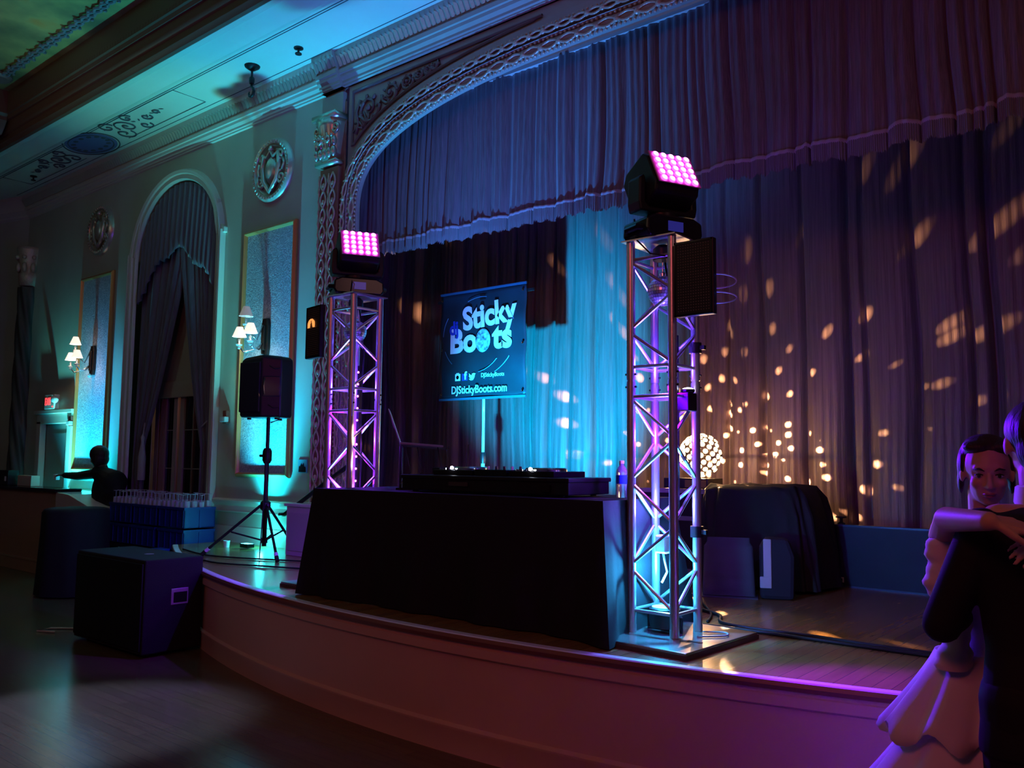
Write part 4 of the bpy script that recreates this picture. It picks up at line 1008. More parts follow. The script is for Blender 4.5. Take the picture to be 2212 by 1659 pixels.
for k,(x,y) in enumerate(ft):
    l=MB().tube([(x*.08,y*.08,.49),(x,y,.03)],.0135,8).build('leg',BLKM,ss,smooth=True)
    MB().tube([(x*.90,y*.90,.076),(x*.955,y*.955,.05)],.019,10).build('white_band',WHITEP,l); MB().tube([(x*.955,y*.955,.05),(x*1.02,y*1.02,.012)],.02,10).build('rubber_foot',BLK,l,smooth=True)
    MB().tube([(0,0,.15),(x*.55,y*.55,.235)],.009,6).build('brace',BLKM,ss,smooth=True)
sp=thing('loudspeaker','black plastic loudspeaker on the tripod at the left of the stage','speaker',(-7.2,4.98,SZ+1.345),R(0))
# outline in plan: wedge shape
Mz=Matrix.Rotation(R(14),4,'Z')
pl=[(-.24,-.16),(.04,-.18),(.20,-.08),(.19,.10),(.08,.20),(-.12,.20),(-.24,.10)]
body=MB()
hs=[(0,.94),(.02,1.0),(.50,1.0),(.585,.98),(.615,.86)]
rows=[]
for (h,s) in hs: rows.append([Mz@Vector((x*s,y*s,h-(.04 if h>.5 else 0)*(abs(x)/.3)**2)) for x,y in pl+[pl[0]]])
body.grid(rows); body.add(rows[-1][:-1],[tuple(range(7))]); body.add(rows[0][:-1],[tuple(range(7))])
body.build('cabinet',BLK,sp,bevel=.012)
MB().box(-.23,.04,-.192,-.165,.05,.54,Mz@Matrix.Rotation(R(-4.0),4,'Z')).build('front_grille',mat('speaker_grille',(.008,.008,.008),.6),sp,bevel=.01)
hd_=Mz@Matrix.Translation((.12,-.132,0))@Matrix.Rotation(R(32),4,'Z')
MB().box(-.08,.09,-.006,.02,.20,.40,hd_).build('handle_recess',mat('recess_blue_black',(.008,.012,.02),.3),sp,bevel=.01)
MB().tube([hd_@Vector(p) for p in ((-.06,-.012,.22),(-.07,-.014,.30),(-.06,-.012,.38))],.008,6).build('handle',BLK,sp,smooth='all')
MB().tube([hd_@Vector(p) for p in ((-.02,-.006,.50),(.03,-.012,.47),(.08,-.006,.48))],.005,6).tube([hd_@Vector(p) for p in ((-.02,-.006,.12),(.03,-.012,.09),(.08,-.006,.10),(.09,-.006,-.02),(.0,.05,-.05))],.005,6).build('lead',BLK,sp,smooth='all')
for x,y in ((-.17,-.1),(.13,-.05),(.0,.15)): MB().lathe([(.02,-.018),(.02,.0)],10,Mz@Matrix.Translation((x,y,0))).build('foot',BLK,sp)
q=MB().tube([(-7.17,4.93,1.95),(-7.15,4.92,1.5),(-7.17,4.92,1.1),(-7.16,4.90,.8),(-7.10,4.85,SZ+.03),(-6.95,4.75,SZ+.012)],.006,6)
tag(q.build('speaker_cable',CABLE,smooth='all'),'black cable hanging down the speaker tripod','cable')

# ------------------------------------------------------------------ subwoofer, draped bin
sw=thing('subwoofer','large black carpeted subwoofer on the dance floor against the stage','speaker',(-7.27,3.75,0),R(0))
MB().box(-.60,.60,-.25,.26,.03,.775).build('cabinet',CARPET,sw,bevel=.012)
MB().box(-.58,.58,-.265,-.25,.06,.745).build('grille',mat('sub_grille',(.006,.006,.007),.6),sw,bevel=.004)
MB().box(.598,.605,-.02,.13,.40,.53).build('handle_plate',mat('handle_plate_metal',(.55,.52,.50),.35,.6),sw,bevel=.003); MB().box(.600,.608,.0,.12,.415,.50).build('handle_cup',BLKG,sw,bevel=.006)
for x in (-.5,.5):
    for y in (-.15,.15): MB().lathe([(.025,0),(.025,.03)],10).build('foot',BLK,sw,loc=(x,y,0))
MB().lathe([(.035,.775),(.04,.779),(.02,.781),(0,.781)],14).build('pole_socket',mat('socket_pale',(.5,.5,.55),.3,.5),sw,loc=(.18,.0,0))
bd=thing('draped_bin','tall black cloth-covered bin in front of the bar','bin',(-10.42,4.60,0))
rows=[]; 
for j,(r,z) in enumerate([(.0,1.0),(.30,1.0),(.345,.985),(.36,.95),(.365,.7),(.38,.4),(.40,.02)]):
    rows.append([((r*(1+.02*math.sin(9*a)*(j>2)))*math.cos(a),(r*(1+.02*math.sin(9*a+1)*(j>2)))*math.sin(a),z) for a in [2*PI*k/60 for k in range(61)]])
MB().grid(rows).build('cloth_cover',CLOTH,bd,smooth='all'); MB().lathe([(.30,0),(.33,.95)],24).build('drum',BLK,bd,smooth=True)
tag(MB().tube([(-8.25,3.5,.012),(-8.42,3.42,.012),(-8.45,3.55,.012),(-8.3,3.68,.012),(-8.05,3.70,.012),(-7.92,3.66,.012)],.009,6).build('floor_cable',mat('pale_cable',(.55,.5,.45),.5),smooth='all'),'pale cable curled on the dance floor left of the subwoofer','cable')

# ------------------------------------------------------------------ bar, bartender, crates, glasses
bar=thing('bar_counter','long wooden bar counter with dark top at the far left','bar',(-13.2,5.05,0))
MB().box(-2.6,1.15,0,.04,.18,1.12).box(-2.6,1.15,-.02,.03,0,.17).box(-2.6,1.15,-.03,.03,.16,.19).build('front_panel',BARW,bar,bevel=.004)
MB().box(-2.65,1.2,-.06,.30,1.12,1.165).build('bar_top',BLKG,bar,bevel=.01)
MB().prism([(1.15,1.12),(1.52,1.10),(2.15,.96),(2.17,.90),(1.15,.86)],-.02,.03).build('sloped_end_board',BARL,bar,bevel=.003)
MB().prism([(1.5,1.105),(2.16,.955),(2.16,.93),(1.5,1.08)],.03,.42).build('end_shelf',BARL,bar,bevel=.003)
MB().box(1.95,2.02,.0,.05,.0,.9).build('end_leg',BARW,bar); MB().box(1.15,1.2,0,.3,0,1.12).build('side_panel',BARL,bar)
q=thing('card_reader','black box with small white label on the bar counter','box',(-14.05,5.18,1.167)); MB().box(-.16,.16,-.08,.08,0,.22).build('housing',BLK,q,bevel=.006); MB().box(.05,.10,-.086,-.08,.06,.13).build('sticker',WHITEP,q)
tag(MB().box(-.24,.24,-.06,.06,0,.15).build('cardboard_box',BARL,bevel=.004,loc=(-13.45,5.22,1.167)),'low tan box on the bar counter under the reaching arm','box')
for k,(x,h) in enumerate(((-15.0,.2),(-14.75,.26),(-14.6,.18))):
    q=thing('straw_bottle','thin dark bottle standing at the far left of the bar, %s'%('shortest one' if k==2 else 'tallest one' if k==1 else 'leftmost one'),'bottle',(x,5.2,1.167),0,'bottles at the left of the bar')
    MB().lathe([(0,0),(.035,0),(.035,h*.55),(.012,h*.75),(.012,h),(0,h)],12).build('bottle_body',mat('dark_bottle_glass',(.03,.05,.04),.1),q,smooth=True)
# crates
def crate(loc,label,w_=.56,h_=.23,d_=.38):
    t=thing('plastic_crate',label,'crate',loc,0,'blue glass crates left of the stage')
    MB().box(-w_/2,w_/2,-d_/2,-d_/2+.012,0,h_).box(-w_/2,w_/2,d_/2-.012,d_/2,0,h_).box(-w_/2,-w_/2+.012,-d_/2,d_/2,0,h_).box(w_/2-.012,w_/2,-d_/2,d_/2,0,h_).box(-w_/2,w_/2,-d_/2,d_/2,0,.012).build('shell',CRATE,t)
    r=MB()
    for x in [-w_/2+.02+i*(w_-.04)/4 for i in range(5)]: r.box(x-.006,x+.006,-d_/2-.008,-d_/2,0.01,h_-.02)
    r.box(-w_/2-.008,w_/2+.008,-d_/2-.012,-d_/2,h_-.03,h_).box(w_/2,w_/2+.01,-d_/2-.01,d_/2,h_-.03,h_).box(w_/2,w_/2+.008,-.01,.01,0,h_); r.build('ribs',CRATE,t)
    return t
cn=0; tops=[]
c0=None
pos=['end nearest the stage','middle one','end nearest the bar']
for k in range(3):
    x=-9.24-.60*k
    for lay,(zz_,ln) in enumerate(((.56,'lower row'),(.81,'top row'))):
        lab='blue plastic glass crate in the %s, %s'%(ln,pos[k])
        if c0 is None: c0=crate((x,5.32,zz_),lab)
        else: dup(c0,(x-(.04 if lay==0 else 0),5.32,zz_),0,lab)
    tops.append(x)
q=thing('crate_table','dark low table carrying the blue glass crates','table',(-10.15,5.32,0))
MB().box(-.68,1.22,-.2,.2,.51,.55).build('tabletop',BLK,q)
for x in (-.6,1.15): 
    for y in (-.16,.16): MB().tube([(x,y,0),(x,y,.51)],.016,8).build('leg',BLKM,q)
tag(MB().box(-.10,.10,-.06,.06,0,.22).build('blue_box',mat('bright_blue_plastic',(.02,.12,.45),.4),bevel=.004,loc=(-9.05,4.85,SZ+.0) if False else (-9.25,5.02,.36)),'small bright blue box standing below the crates','box')
tag(MB().box(-.11,.11,-.05,.05,0,.36).build('box_support',BLK,loc=(-9.25,5.02,0)),'black crate under the small bright blue box','crate')
g0=None; rg=random.Random(3)
g_n=0
for kx,x in enumerate(tops):
    for i in range(6):
        for j in range(4):
            px,py=x-.24+.095*i,5.18+.09*j
            lab='upturned glass in the %s crate, %s row, %s from the stage'%(('near','middle','far')[kx],('front','second','third','back')[j],('sixth','fifth','fourth','third','second','first')[i])
            if g0 is None:
                mbg=MB().lathe([(.034,0),(.028,.12),(.004,.125),(.004,.19),(.03,.195),(.03,.2)],10)
                g0=mbg.build('drinking_glass',GLASS,smooth=True,loc=(px,py,.98)); tag(g0,lab,'glass',group='glasses in the blue crates')
            else:
                c=g0.copy(); COL.objects.link(c); c['label']=lab;  c.location=(px,py,.975+rg.uniform(0,.02))

# ------------------------------------------------------------------ handrail, white cabinet
hr=thing('stair_handrail','black sloping handrail behind the left truss tower','handrail',(-7.35,5.3,0))
MB().tube([(-.08,0,1.03),(.0,0,1.035),(.7,0,1.40),(1.1,.0,1.6)],.022,10).tube([(-.08,0,1.03),(.25,.05,1.045)],.02,8).build('rail_tube',BLKM,hr,smooth='all')
MB().tube([(.55,.02,SZ),(.55,.02,1.33)],.018,8).build('post',BLKM,hr,smooth=True)
q=thing('white_cabinet','small pale cabinet at the foot of the gilded pilaster','cabinet',(-6.98,5.33,SZ))
MB().box(-.20,.20,-.13,.13,0,.48).build('body',mat('cabinet_paint',(.5,.42,.42),.5),q,bevel=.006); MB().box(-.22,.22,-.15,.15,.48,.51).build('top',TRIM,q,bevel=.005); MB().box(-.16,.16,-.137,-.13,.05,.42).build('door',mat('cabinet_paint2',(.42,.36,.36),.5),q,bevel=.004)
tag(MB().lathe([(0,0),(.03,0),(.036,.07),(.033,.07),(.028,.004)],14).build('paper_cup',WHITEP,smooth=True,loc=(-8.25,5.22,SZ)),'small white cup on the stage floor by the left edge','cup')
# cables on stage floor
def fl(pts,label,r=.008,m=CABLE,z=SZ+.010):
    P=[Vector((x,y,z)) for x,y in pts]; out=[]
    for i in range(len(P)-1):
        a=P[max(i-1,0)]; b_=P[i]; c=P[i+1]; d=P[min(i+2,len(P)-1)]
        for k in range(6):
            u=k/6; out.append(.5*((2*b_)+(c-a)*u+(2*a-5*b_+4*c-d)*u*u+(3*b_-a-3*c+d)*u**3))
    out.append(P[-1]); tag(MB().tube(out,r,6).build('floor_cable',m,smooth='all'),label,'cable')
fl([(-8.3,4.75),(-7.6,4.62),(-7.0,4.78),(-6.45,5.0),(-5.9,5.1),(-5.4,4.9)],'black cable crossing the stage floor under the speaker tripod')
fl([(-7.9,4.55),(-7.1,4.35),(-6.5,4.5),(-6.1,4.62),(-5.5,4.7)],'black cable on the stage floor nearer the front edge, left of the table')
fl([(-2.4,4.75),(-2.5,5.0),(-2.7,5.3),(-2.9,5.6),(-3.3,5.8)],'black cable curving back from the right truss tower')
fl([(-2.72,5.15),(-2.45,5.0),(-2.32,4.78),(-2.1,4.73),(-1.77,4.74),(-1.3,4.72),(-.8,4.75),(-.2,4.9),(.6,4.9)],'long black cable running right across the stage floor',.012)
fl([(-2.42,4.64),(-2.1,4.66),(-1.7,4.66),(-1.2,4.66),(-.7,4.66),(.6,4.75)],'second black cable running right along the stage floor, nearer the front',.010)
fl([(-2.2,4.30),(-2.10,4.36),(-2.06,4.28),(-2.16,4.16)],'short grey cable on the right base plate',.005,mat('grey_cable',(.4,.38,.4),.5),SZ+.042)

# ------------------------------------------------------------------ right stage: flight case, globe, cover, bag, navy case
fc=thing('flight_case','black flight case with aluminium edges behind the right truss tower','flight case',(-3.48,6.56,SZ))
MB().box(-.42,.36,-.24,.26,.06,.72).build('body',mat('case_laminate',(.018,.017,.022),.4),fc,bevel=.004)
ed=MB()
for z in (.06,.48,.70): ed.box(-.43,.37,-.252,-.236,z-.0,z+.035)
for x in (-.43,.355): ed.box(x,x+.018,-.252,-.236,.06,.735)
ed.build('edge_strips',mat('case_aluminium',(.5,.48,.52),.35,.7),fc)
MB().box(.24,.33,-.262,-.25,.42,.55).tube([(.26,-.266,.44),(.31,-.266,.53)],.008,6).build('butterfly_latch',CHROME,fc,bevel=.004)
for x in (-.33,.28):
    for y in (-.17,.19): MB().lathe([(.025,-.01),(.025,.01)],12,Matrix.Translation((x,y,.027))@FACE).build('caster',BLK,fc)
q=thing('effect_light_box','black box base under the glowing effect globe','box',(-3.40,6.50,SZ+.737)); MB().box(-.20,.20,-.14,.14,0,.085).build('housing',BLK,q,bevel=.006); MB().box(.0,.19,-.145,-.14,.01,.07).build('face_label',mat('amber_label',(.25,.18,.06),.5),q)
gl=thing('effect_globe','round warm glowing effect light covered in small lenses','effect light',(-3.33,6.50,1.66))
gr_=.175
# cage of small lens tubes with the lamp inside
le=MB(); core=MB().ball((0,0,0),.055,16,10); core.build('lamp',mat('lamp_core',(1,.8,.5),.3,emit=(1.0,.66,.32),es=3.0),gl,smooth='all')
bpy.data.objects.remove([o for o in bpy.data.objects if o.parent==gl][0])
k=0; N=130; b0=None; ga=PI*(3-math.sqrt(5))
for i in range(N):
    zc=1-2*(i+.5)/N; rr=math.sqrt(1-zc*zc); a=ga*i
    d=Vector((rr*math.cos(a),rr*math.sin(a),zc))
    if d.y>.2: continue
    p=d*gr_
    if b0 is None:
        b0=MB().lathe([(.021,-.004),(.019,.004),(0,.008)],12).build('bulb',BULB,gl,smooth=True)
        b=b0
    else:
        b=b0.copy(); COL.objects.link(b)
    b.location=p; b.rotation_euler=d.to_track_quat('Z','Y').to_euler(); k+=1
# shell ribs (thin hoops) between the lenses, open so the lamp light gets out
hp=MB()
for j in (0,):
    z=gr_*math.sin(j*PI/10); r=gr_*math.cos(j*PI/10)
    hp.tube([(r*math.cos(2*PI*i/40),r*math.sin(2*PI*i/40),z) for i in range(40)],.003,5,closed=True)
for j in range(2):
    a=j*PI/2; hp.tube([(gr_*math.cos(b_)*math.cos(a),gr_*math.cos(b_)*math.sin(a),gr_*math.sin(b_)) for b_ in [2*PI*i/40 for i in range(40)]],.003,5,closed=True)
hp.build('wire_shell',BLKM,gl)

# draped cover over stacked gear: lumpy cloth
cv=MB(); rows=[]; N=90
cx0,cy0=-2.80,6.52
sect=[(0.0,.77,.0),(.55,.765,.02),(.9,.76,.03),(1.0,.73,.03),(1.03,.55,.02),(1.06,.3,.03),(1.10,.02,.04)]
for j,(s,z,nz_) in enumerate(sect):
    row=[]
    for i in range(N+1):
        a=2*PI*i/N; sx=abs(math.cos(a))**.35*(1 if math.cos(a)>=0 else -1)*.405; sy=abs(math.sin(a))**.35*(1 if math.sin(a)>=0 else -1)*.30
        wob=1+.05*math.sin(a*9+j)*(j>2)+.03*math.sin(a*17)*(j>2)
        zz=z+.035*noise.noise(Vector((s*math.cos(a)*3,s*math.sin(a)*3,2)))*(1 if j<4 else 0)
        if j==3 and math.cos(a)>.5: zz-=.05
        row.append((cx0+sx*s*wob+(.05*(j>3)*(math.cos(a)>.3)*(j-3)*.5),cy0+sy*s*wob,SZ+zz+.008))
    rows.append(row)
cv.grid(rows)
tag(cv.build('equipment_cover',mat('cover_cloth',(.020,.017,.018),.75,bump=.4,bscale=12),smooth='all'),'dark wrinkled cloth cover over stacked gear right of the flight case','cover')
bg=thing('padded_bag','grey padded backrest cushion leaning below the cloth cover','bag',(-2.76,5.80,SZ))
Mb=Matrix.Rotation(R(24),4,'Z')@Matrix.Rotation(R(-9),4,'X')
rows=[]
for j in range(14):
    v=j/13; z=.005+.41*v; wd=.185-.02*(v>.9)-.015*v; rows.append([Mb@Vector((wd*math.cos(a)**1 if False else wd*(abs(math.cos(a))**.25)*(1 if math.cos(a)>0 else -1),.055*(abs(math.sin(a))**.6)*(1 if math.sin(a)>0 else -1)*(1.0-.6*max(0,v-.85)/.15)+.006*math.sin(z*70),z)) for a in [2*PI*i/40+.01 for i in range(41)]])
pm=MB().grid(rows); pm.add(rows[-1][:-1],[tuple(range(40))]); pm.add(rows[0][:-1],[tuple(range(40))]); pm.build('pad',GREYB,bg,smooth=True)
MB().box(-.24,.20,-.09,.10,.0,.008,Matrix.Rotation(R(24),4,'Z')).build('base_flap',GREYB,bg)
bg2=thing('gig_bag','dark soft bag with pale strap beside the grey padded cushion','bag',(-2.47,5.92,SZ))
Mb=Matrix.Rotation(R(24),4,'Z')
MB().prism([(-.10,0),(.13,0),(.14,.30),(.10,.42),(-.06,.43),(-.10,.36)],-.07,.10,'y',Mb).build('bag_body',mat('dark_nylon',(.02,.018,.025),.8),bg2,bevel=.03)
MB().box(-.075,-.02,-.082,-.068,.10,.42,Mb).box(-.10,-.02,-.084,-.068,.08,.16,Mb).build('strap',STRIPE,bg2,bevel=.008)
nc=thing('navy_case','long navy blue folded table leaning at the back of the stage','folded table',(-1.85,6.88,SZ))
MB().box(-.58,.58,-.03,.03,0,.475).build('board',BLUEC,nc,bevel=.004); MB().box(-.585,.585,-.035,.035,.465,.478).box(-.585,.585,-.035,.035,0,.012).build('edge_strip',mat('navy_edge',(.06,.09,.16),.35,.3),nc)
MB().box(-.53,-.45,-.034,-.03,.035,.075).build('label_plate',WHITEP,nc); MB().lathe([(.014,0),(.014,.002)],12,Matrix.Translation((-.51,-.034,.055))@FACE).box(-.49,-.46,-.036,-.034,.045,.065).build('label_print',BLK,nc)
tag(MB().lathe([(.03,0),(.03,.01),(.012,.02),(.012,.045),(.04,.05),(.04,.06),(0,.06)],12).build('door_stop_knob',BLKM,smooth=True,loc=(-2.32,6.88,SZ+.48)),'small black knob on top of the navy board','knob')

# ------------------------------------------------------------------ people
def capsule(mb,p0,r0,p1,r1,n=14,k=6):
    p0=Vector(p0); p1=Vector(p1); pts=[]; rr=[]
    d=(p1-p0); L=d.length; d=d/L if L>1e-6 else Vector((0,0,1))
    for i in range(5): a=PI/2*i/4; pts.append(p0-d*r0*math.cos(a)); rr.append(max(r0*math.sin(a),.0005))
    for i in range(1,k): u=i/k; pts.append(p0+(p1-p0)*u); rr.append(r0+(r1-r0)*u)
    for i in range(5): a=PI/2*i/4; pts.append(p1+d*r1*math.sin(a)); rr.append(max(r1*math.cos(a),.0005))
    mb.tube(pts,rr,n)
def remesh(mb,name,m,parent,voxel=.01,smooth=3,M=None):
    o=mb.build(name,m); 
    if M: o.data.transform(M)
    r=o.modifiers.new('r','REMESH'); r.mode='VOXEL'; r.voxel_size=voxel
    s=o.modifiers.new('s','SMOOTH'); s.iterations=smooth; s.factor=.5
    dg=bpy.context.evaluated_depsgraph_get(); dg.update(); me=bpy.data.meshes.new_from_object(o.evaluated_get(dg))
    bpy.data.objects.remove(o); n=bpy.data.objects.new(name,me); COL.objects.link(n); n.parent=parent
    for p in me.polygons: p.use_smooth=True
    return n
def head_blob(mb,c,fwd,s=1.0):
    """head centred at c, looking along fwd (unit), adds nose, brow, cheeks, jaw, lips"""
    c=Vector(c); f=Vector(fwd).normalized(); r=f.cross(Vector((0,0,1))).normalized(); u=r.cross(f).normalized()
    Mh=Matrix((r,f,u)).transposed().to_4x4(); Mh.translation=c
    def P(x,y,z): return Mh@Vector((x*s,y*s,z*s))
    def E(x,y,z,a,b_,d,n=16,m=12):
        T=Mh@Matrix.Translation((x*s,y*s,z*s))@Matrix.Diagonal((a*s,b_*s,d*s,1))
        mb.lathe([(max(math.sin(PI*i/m),1e-5),-math.cos(PI*i/m)) for i in range(m+1)],n,T)
    E(0,-.015,.03,.077,.095,.088); E(0,.018,-.035,.058,.068,.078); E(0,.045,-.088,.026,.026,.020)   # skull, face, chin
    E(0,.062,.032,.050,.022,.022)          # brow
    for q in (-1,1):
        E(q*.037,.052,-.022,.022,.026,.022); E(q*.079,-.005,-.005,.010,.018,.030,10,8)   # cheek, ear
    capsule(mb,P(0,.078,.018),.0075*s,P(0,.100,-.026),.0115*s,10,4); E(.011,.088,-.030,.009,.010,.007,8,6); E(-.011,.088,-.030,.009,.010,.007,8,6)
    E(0,.078,-.054,.023,.012,.0065,12,8); E(0,.076,-.064,.019,.012,.007,12,8)
    return Mh
def face_parts(parent,Mh,s=1.0,eye=True):
    def obj_(mb,n,m):
        o=mb.build(n,m,parent,smooth='all'); return o
    for q in (-1,1):
        e=MB().ball((q*.032*s,.0665*s,.006*s),(.0135*s,.010*s,.0075*s),12,8,None)
        e.v=[tuple(Mh@Vector(v)) for v in e.v]; obj_(e,'eye',EYEW)
        e=MB().ball((q*.032*s,.0745*s,.006*s),(.0062*s,.004*s,.0062*s),10,6); e.v=[tuple(Mh@Vector(v)) for v in e.v]; obj_(e,'iris',DARKEYE)
        e=MB().tube([(q*.014*s,.078*s,.026*s),(q*.032*s,.080*s,.034*s),(q*.050*s,.068*s,.028*s)],[.0035*s,.004*s,.002*s],6); e.v=[tuple(Mh@Vector(v)) for v in e.v]; obj_(e,'eyebrow',HAIR)
        e=MB().tube([(q*.019*s,.074*s,.010*s),(q*.032*s,.0775*s,.0145*s),(q*.046*s,.069*s,.009*s)],[.002*s,.003*s,.002*s],6); e.v=[tuple(Mh@Vector(v)) for v in e.v]; obj_(e,'eyelash',DARKEYE)
    e=MB().tube([(-.021*s,.081*s,-.057*s),(-.008*s,.0905*s,-.0545*s),(0,.0905*s,-.056*s),(.008*s,.0905*s,-.0545*s),(.021*s,.081*s,-.057*s)],[.002*s,.0045*s,.004*s,.0045*s,.002*s],8)
    e.tube([(-.018*s,.081*s,-.062*s),(0,.088*s,-.066*s),(.018*s,.081*s,-.062*s)],[.002*s,.0055*s,.002*s],8)
    e.v=[tuple(Mh@Vector(v)) for v in e.v]; obj_(e,'lips',LIPS)
def hand(mb,wrist,d,palmn,s=1.0,curl=.5,thumb=1):
    """hand from wrist along d; palmn = direction the palm faces; five separate fingers"""
    w_=Vector(wrist); d=Vector(d).normalized(); n_=Vector(palmn); n_=(n_-d*n_.dot(d)).normalized(); sd=d.cross(n_).normalized()
    pal=[]
    for k in range(4):
        o=(k-1.5)*.0195*s; capsule(mb,w_+sd*o*.6+d*.01*s,.0135*s,w_+sd*o+d*.082*s,.0115*s,10,3)
    for k,(L,rr) in enumerate(((.062,.0078),(.074,.0085),(.078,.0088),(.070,.0084))):
        o=(k-1.5)*.0205*s; p=w_+sd*o+d*.088*s; ang=0; sp=(k-1.5)*.05
        for j,fr_ in enumerate((.45,.32,.23)):
            ang+=curl*(.55+.25*j); dd=(d*math.cos(ang)+n_*math.sin(ang)+sd*sp*.6).normalized(); q=p+dd*L*fr_*s*1.1
            capsule(mb,p,rr*s*(1-.1*j),q,rr*s*(.9-.1*j),9,2); p=q
    p=w_+sd*.028*s*thumb+d*.025*s; dirs=[(sd*thumb*.65+d*.75+n_*.25),(sd*thumb*.25+d*.9+n_*.35),(d*.9+n_*.5)]
    for j,(dd,L) in enumerate(zip(dirs,(.038,.032,.026))):
        q=p+dd.normalized()*L*s; capsule(mb,p,(.0125-.0015*j)*s,q,(.011-.0015*j)*s,9,2); p=q
FH=Vector((-.637,.771,0)).normalized(); RH=Vector((.771,.637,0)).normalized()
def W_(r,f,z): return RH*r+FH*f+Vector((0,0,z))       # right/forward of the view direction on the ground
def AT(px,py,Z):   # world point at view depth Z through a picture position
    return EYE+(CF+CR*((px-1106)/1850)-CU*((py-829.5)/1850))*Z

# groom: back to the camera
gc=AT(2252,1020,2.62); gx,gy=gc.x,gc.y
def Gp(r,f,z): return Vector((gx,gy,0))+RH*r+FH*f+Vector((0,0,z))
gm=thing('person','person in a black suit seen from behind, dancing at the right edge','person',(0,0,0))
b=MB(); Hc=Gp(-.0,.03,1.665)
Mg=head_blob(b,Hc,(FH*.95+RH*.25).normalized(),1.03)
capsule(b,Gp(0,.0,1.46),.06,Gp(0,.02,1.58),.056)
b.ball(Gp(0,0,1.25),(.17,.11,.24)); b.ball(Gp(0,0,1.0),(.15,.11,.16)); capsule(b,Gp(-.14,0,1.43),.055,Gp(.14,0,1.43),.055)
for s in (-1,1):
    capsule(b,Gp(s*.09,0,.92),.085,Gp(s*.10,.0,.50),.06); capsule(b,Gp(s*.10,0,.50),.058,Gp(s*.11,0,.09),.042); capsule(b,Gp(s*.11,-.04,.05),.035,Gp(s*.12,.15,.035),.032)
# left arm round the bride's waist; right arm raised to the side
Esh=Gp(-.18,.0,1.40); Eel=Gp(-.285,.06,1.13); Ewr=Gp(-.13,.26,1.10)
capsule(b,Esh,.05,Eel,.04); capsule(b,Eel,.04,Ewr,.026); hand(b,Ewr,RH*.8+FH*.3,-FH,1.05,.25,-1)
capsule(b,Gp(.18,0,1.40),.05,Gp(.36,.12,1.22),.04); capsule(b,Gp(.36,.12,1.22),.04,Gp(.42,.34,1.36),.026); hand(b,Gp(.42,.34,1.36),Vector((0,0,1))+FH*.4,-RH,1.05,.5,1)
remesh(b,'body',SKIN,gm,.0065,3)
h=MB(); h.ball(Hc+Vector((0,0,.045))-FH*.022,(.092,.108,.098),18,12,Matrix.Rotation(math.atan2(FH.y,FH.x)-PI/2,4,'Z')); h.ball(Hc-FH*.045+Vector((0,0,-.01)),(.082,.07,.09),16,10,Matrix.Rotation(math.atan2(FH.y,FH.x)-PI/2,4,'Z'))
remesh(h,'hair',HAIR,gm,.007,2)
j=MB()
j.lathe([(.10,1.475),(.19,1.455),(.235,1.41),(.225,1.30),(.20,1.18),(.185,1.05),(.20,.92),(.215,.78),(.215,.74),(.0,.74)],28,Matrix.Translation((gx,gy,0))@Matrix.Rotation(math.atan2(RH.y,RH.x),4,'Z')@Matrix.Diagonal((1,.66,1,1)))
capsule(j,Gp(-.19,0,1.405),.068,Eel+(Eel-Esh).normalized()*.02,.058,16); capsule(j,Eel,.060,Ewr-(Ewr-Eel).normalized()*.02,.040,16)
capsule(j,Gp(.19,0,1.405),.068,Gp(.36,.12,1.22),.058,16); capsule(j,Gp(.36,.12,1.22),.058,Gp(.41,.31,1.34),.040,16)
remesh(j,'jacket',SUIT,gm,.009,3)
j=MB()
for s in (-1,1): capsule(j,Gp(s*.095,0,.90),.115,Gp(s*.11,.0,.50),.088,16); capsule(j,Gp(s*.11,0,.50),.088,Gp(s*.12,0,.12),.072,16)
j.ball(Gp(0,0,.9),(.18,.13,.14)); remesh(j,'trousers',SUIT,gm,.011,3)
j=MB(); j.lathe([(.074,1.475),(.078,1.49),(.073,1.535),(.066,1.54),(.066,1.475)],24,Matrix.Translation(Gp(0,.005,0))); j.build('shirt_collar',SHIRT,gm,smooth=True)
for s in (-1,1):
    j=MB(); capsule(j,Gp(s*.12,-.06,.045),.05,Gp(s*.13,.17,.04),.042,12); remesh(j,'shoe',BLKG,gm,.01,2)

# bride: facing the camera over his shoulder
bh=AT(2132,1022,2.86); bx,by=bh.x,bh.y
def Bp(r,f,z): return Vector((bx,by,0))+RH*r+FH*f+Vector((0,0,z))
br=thing('person','person in a pale ruffled gown with one arm over the dark suited shoulder','person',(0,0,0))
b=MB(); fw=(-FH*.90-RH*.40-Vector((0,0,.22))).normalized()
Hc=bh
Mb_=head_blob(b,Hc,fw,.93)
capsule(b,Bp(.02,.06,1.36),.05,Hc+Vector((0,0,-.06))+FH*.03,.046)
b.ball(Bp(.02,.06,1.22),(.145,.095,.19)); b.ball(Bp(.02,.06,1.0),(.13,.10,.14)); capsule(b,Bp(-.11,.06,1.345),.045,Bp(.16,.06,1.345),.045)
for s in (-1,1): capsule(b,Bp(s*.08,.06,.9),.08,Bp(s*.09,.06,.48),.055); capsule(b,Bp(s*.09,.06,.48),.05,Bp(s*.09,.06,.09),.036); capsule(b,Bp(s*.09,.08,.05),.03,Bp(s*.10,-.08,.03),.026)
el=AT(2046,1122,2.66); wrt=AT(2136,1126,2.36); shd=Bp(-.13,.05,1.36)
capsule(b,shd,.045,el,.038,14); capsule(b,el,.040,wrt,.027,14)
hand(b,wrt,(RH*.93+Vector((0,0,-.16))+FH*.05),(FH*.5-Vector((0,0,1))),1.0,.28,-1)
